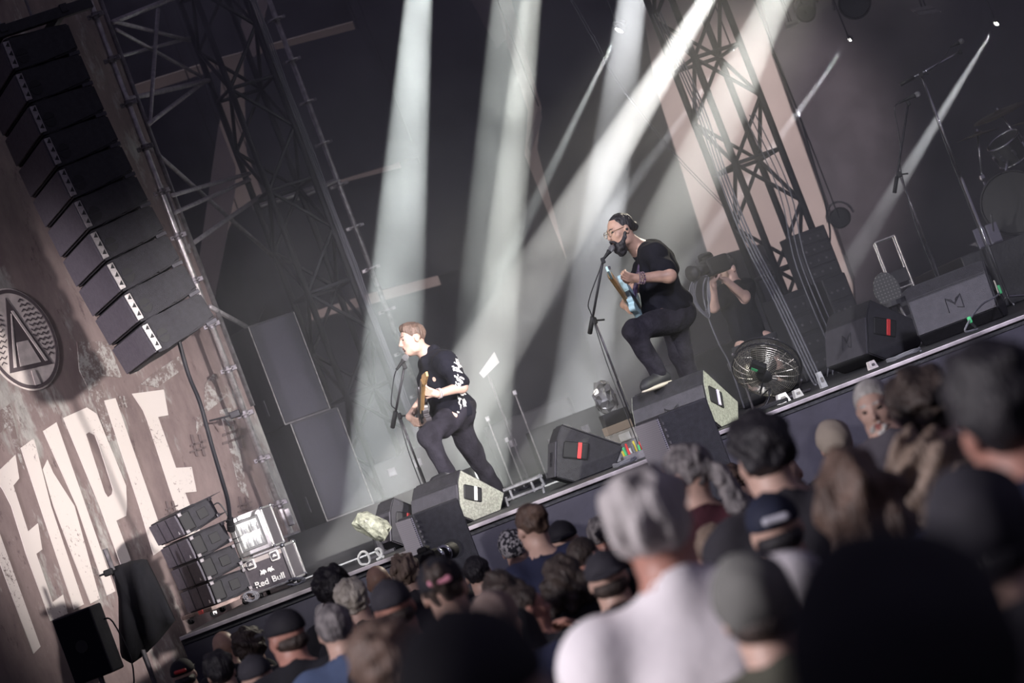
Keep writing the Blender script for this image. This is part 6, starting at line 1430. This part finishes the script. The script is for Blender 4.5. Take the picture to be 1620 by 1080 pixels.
CROWD = [
 # px, py, head width px, label, options
 (530, 936, 50, 'photographer with thick curly black hair holding a white-banded lens at the stage front', dict(hair='curly', hcol='black', arms=1)),
 (560, 952, 52, 'person with short white-blond hair beside the photographers', dict(hair='thick', hcol='blond')),
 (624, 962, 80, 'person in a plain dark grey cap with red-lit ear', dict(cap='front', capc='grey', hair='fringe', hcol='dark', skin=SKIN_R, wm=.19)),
 (644, 908, 46, 'photographer with spiky greying hair raising a camera near the front-fill loudspeaker', dict(hair='spiky', hcol='light', arms=3, shirt='charcoal')),
 (600, 920, 45, 'bald photographer raising a camera beside the spiky-haired one', dict(arms=1, skin=SKIN, shirt='black')),
 (703, 932, 88, 'person in a black cap with pink stitching and a dark bun', dict(cap='front', capc='black', hair='bun', hcol='dark', trim=PINK, wm=.19)),
 (757, 908, 50, 'dark-haired person between the pink-stitched cap and the bandana', dict(hair='short', hcol='black')),
 (795, 938, 62, 'person with straight dark hair and a blue collar', dict(hair='long', hcol='dark', shirt='navy')),
 (790, 985, 92, 'person in a tan beanie', dict(cap='beanie', capc='tan', hair='fringe', hcol='brown', wm=.19, shirt='navy', yaw=.5)),
 (814, 868, 54, 'person in a paisley bandana and patterned top at the barrier', dict(cap='beanie', capc='bandana', shirt='pattern', wm=.18)),
 (842, 832, 56, 'woman with pinned-up brown hair and navy sleeveless top at the barrier', dict(hair='bun', hcol='brown', shirt='navy', female=True, yaw=-.5, b=.95)),
 (893, 856, 62, 'person in a black cap worn backwards with a red tag', dict(cap='back', capc='black', hair='fringe', hcol='black', wm=.19, trim=RED)),
 (930, 890, 56, 'bearded person half hidden behind the backwards black cap', dict(hair='buzz', hcol='dark', yaw=.7, skin=SKIN_R)),
 (952, 846, 52, 'person with short grey hair in front of the white-shirted man', dict(hair='short', hcol='salt', skin=SKIN_R)),
 (962, 916, 88, 'person in a soft charcoal cap beside the white-shirted man', dict(cap='back', capc='grey', hair='fringe', hcol='dark', wm=.19, shirt='charcoal', b=1.1)),
 (1034, 836, 122, 'man with curly grey hair in a bright white T-shirt', dict(hair='thick', hcol='grey', shirt='white', b=1.12, skin=SKIN_R, yaw=.1)),
 (1086, 752, 82, 'woman with a long grey ponytail in profile in a maroon top', dict(hair='ponytail', hcol='salt', shirt='maroon', female=True, yaw=-1.0, wm=.18)),
 (1208, 722, 88, 'man with thick black hair and bare ear beside the ponytail woman', dict(hair='thick', hcol='black', yaw=-.4, shirt='charcoal')),
 (1173, 786, 50, 'person with a small brown bun in front of the black-haired man', dict(hair='bun', hcol='brown', yaw=.2)),
 (1228, 838, 108, 'person in a navy cap with a pale stitched mark', dict(cap='front', capc='navy', hair='fringe', hcol='black', trim=GREYW, wm=.19, shirt='navy')),
 (1384, 642, 66, 'older man with cropped grey hair and white goatee looking back over the crowd', dict(hair='buzz', hcol='white', yaw=-2.8, body_yaw=0, pitch=-.1, skin=SKIN_P, shirt='grey')),
 (1464, 648, 84, 'person with curly dark hair near the older man', dict(hair='curly', hcol='dark')),
 (1502, 690, 78, 'person in a red and white bandana', dict(cap='beanie', capc='redwhite', hair='fringe', hcol='dark', wm=.18)),
 (1322, 702, 64, 'person in a round beige cap behind the long-haired woman', dict(cap='beanie', capc='beige', hair='fringe', hcol='light', wm=.18, shirt='charcoal')),
 (1352, 780, 116, 'woman with long straight brown hair', dict(hair='long', hcol='brown', female=True, shirt='charcoal', wm=.18)),
 (1472, 752, 112, 'woman with loose wavy light brown hair', dict(hair='wavy', hcol='light', female=True, shirt='black', wm=.18)),
 (1588, 660, 150, 'tall man with thick dark hair and a bare neck in a navy top', dict(hair='thick', hcol='black', shirt='navy', skin=SKIN_R, b=1.1, yaw=-.25)),
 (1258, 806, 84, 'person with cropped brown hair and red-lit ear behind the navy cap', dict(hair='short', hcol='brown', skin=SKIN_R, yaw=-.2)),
 (1198, 962, 150, 'person in an olive-grey bucket hat beside the white-shirted man', dict(cap='beanie', capc='olive', hair='fringe', hcol='dark', wm=.19, shirt='olive')),
 (1452, 1085, 390, 'person in a broad black cap beside the charcoal hood', dict(cap='beanie', capc='black', hair='fringe', hcol='black', wm=.19, shirt='black', b=1.1)),
 (1558, 850, 190, 'person with hooded charcoal top behind the tall man', dict(cap='beanie', capc='grey', hair='fringe', hcol='black', wm=.19, shirt='charcoal')),
 (765, 1125, 270, 'person in a wide dark cap nearest the white-shirted man', dict(cap='front', capc='black', hair='fringe', hcol='black', wm=.19, shirt='black', b=1.1)),
 (618, 1062, 112, 'person with brown hair in front of the wide dark cap', dict(hair='thick', hcol='brown', shirt='charcoal')),
 (533, 996, 66, 'greying person in a denim blue shirt', dict(hair='short', hcol='salt', shirt='blue', b=1.1)),
 (453, 1006, 76, 'person in a black cap turned sideways beside the denim blue shirt', dict(cap='front', capc='black', hair='fringe', hcol='dark', wm=.19, yaw=-.7, skin=SKIN_R)),
 (357, 1024, 46, 'bald person at the foot of the loudspeaker stack', dict(skin=SKIN)),
 (326, 1032, 36, 'person with dark cropped hair beside the bald one', dict(hair='short', hcol='black')),
 (292, 1068, 52, 'person in a black cap with red panels at the stage corner', dict(cap='front', capc='black', hair='fringe', hcol='black', trim=RED, wm=.19)),
 (398, 1028, 46, 'person with wavy dark hair beside the bald one', dict(hair='curly', hcol='dark')),
 (350, 1064, 52, 'person with black hair below the bald one', dict(hair='thick', hcol='black')),
 (408, 1072, 70, 'person in a charcoal cap below the wavy-haired one', dict(cap='front', capc='grey', hair='fringe', hcol='black', wm=.19)),
 (907, 958, 62, 'woman with glossy dark brown hair between the caps', dict(hair='long', hcol='dark', female=True)),
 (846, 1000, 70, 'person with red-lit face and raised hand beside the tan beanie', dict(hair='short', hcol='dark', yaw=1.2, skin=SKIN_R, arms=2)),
 (1112, 822, 60, 'person with black hair and maroon collar between ponytail and white shirt', dict(hair='long', hcol='black', shirt='maroon')),
 (1290, 866, 56, 'bald person behind the navy cap', dict(skin=SKIN_P, shirt='navy')),
 (1150, 910, 84, 'person in a pale shirt half hidden behind the olive-grey hat', dict(hair='short', hcol='light', shirt='white', skin=SKIN_P)),
]
PEOPLE = {}
for (px, py, wpx, lb, kw) in CROWD:
    PEOPLE[(px, py)] = person(px, py, wpx, lb, **kw)
t_, q_, fr_, R_, s_ = PEOPLE[(1384, 642)]
np_obj('goatee', sdf_mesh([ell(q_(0, .07, -.10), V3((.032, .03, .03)), R_, .02)] + [cone(q_(sd * .01, .102, -.046), q_(sd * .032, .085, -.075), .007, .009, .008) for sd in (-1, 1)], .008, wob=wob(.003, 120, 9)), HAIR['white'], None).parent = t_
# cameras in the pit
def photo_camera(px, py, who, tip, label, white=False):
    t_ = PEOPLE[who][0]; Y = t_.location.y + .40 * t_.scale.x
    a = P(px, py, Y) if px else t_.location + Vector((0, .40, 1.545)) * t_.scale.x; b = P(*tip, Y + .25) if px else a + Vector(tip); d = (b - a).normalized(); R = frame(d, (0, 0, 1)); L_ = (b - a).length
    t = thing('photo_camera', label, 'camera', a, R)
    mesh_obj('body', one(box, (-.03, 0, 0), (.08, .15, .11), None, .015), RUBBER, t); mesh_obj('prism', one(box, (-.03, 0, .065), (.06, .07, .04), None, .015), RUBBER, t)
    bm = bmesh.new(); lathe(bm, [(.036, 0), (.038, L_ * .3), (.034, L_ * .32), (.034, L_ * .6), (.046, L_ * .66), (.048, L_)], 20, Matrix.Rotation(math.pi / 2, 4, 'Y')); ln_ = mesh_obj('lens', bm, mat('white_lens_paint', (.62, .6, .56), .45) if white else RUBBER, t, True)
    for f in (.3, .62):
        bm = bmesh.new(); tube(bm, (L_ * f, 0, 0), (L_ * f + .014, 0, 0), .0505, 20); mesh_obj('focus_ring', bm, RUBBER if white else CHROME, ln_, True)
photo_camera(None, 0, (530, 936), (-.16, .16, .0), 'white telephoto camera held by the curly-haired photographer', True)
photo_camera(680, 885, (644, 908), (704, 846), 'black long-lens camera raised toward the stage by the spiky-haired photographer')
photo_camera(None, 0, (600, 920), (-.02, .2, .03), 'black camera raised by the bald photographer')
# ------------------------------------------------------------------ stage haze
def haze():
    bm = bmesh.new(); box(bm, (2.9, 23.3, 5.4), (10.2, 12.2, 7.6))
    m = bpy.data.materials.new('stage_haze'); m.use_nodes = True; nt = m.node_tree; nt.nodes.remove(nt.nodes['Principled BSDF'])
    v = nt.nodes.new('ShaderNodeVolumeScatter'); v.inputs['Density'].default_value = HAZE; v.inputs['Anisotropy'].default_value = 0.3
    v.inputs['Color'].default_value = (0.97, 0.98, 1.0, 1)
    tc = nt.nodes.new('ShaderNodeTexCoord'); no = nt.nodes.new('ShaderNodeTexNoise'); no.inputs['Scale'].default_value = 0.85; no.inputs['Detail'].default_value = 2.5; no.inputs['Distortion'].default_value = 0.6
    nt.links.new(tc.outputs['Object'], no.inputs['Vector'])
    mr = nt.nodes.new('ShaderNodeMapRange'); mr.inputs['From Min'].default_value = 0.36; mr.inputs['From Max'].default_value = 0.66; mr.inputs['To Min'].default_value = HAZE * 0.35; mr.inputs['To Max'].default_value = HAZE * 1.9
    nt.links.new(no.outputs['Fac'], mr.inputs['Value']); nt.links.new(mr.outputs['Result'], v.inputs['Density'])
    nt.links.new(v.outputs[0], nt.nodes['Material Output'].inputs['Volume'])
    o = mesh_obj('stage_haze', bm, m); o['kind'] = 'stuff'; tag(o, 'thin grey smoke haze filling the stage', 'haze'); return o
HAZE = 0.03
haze()
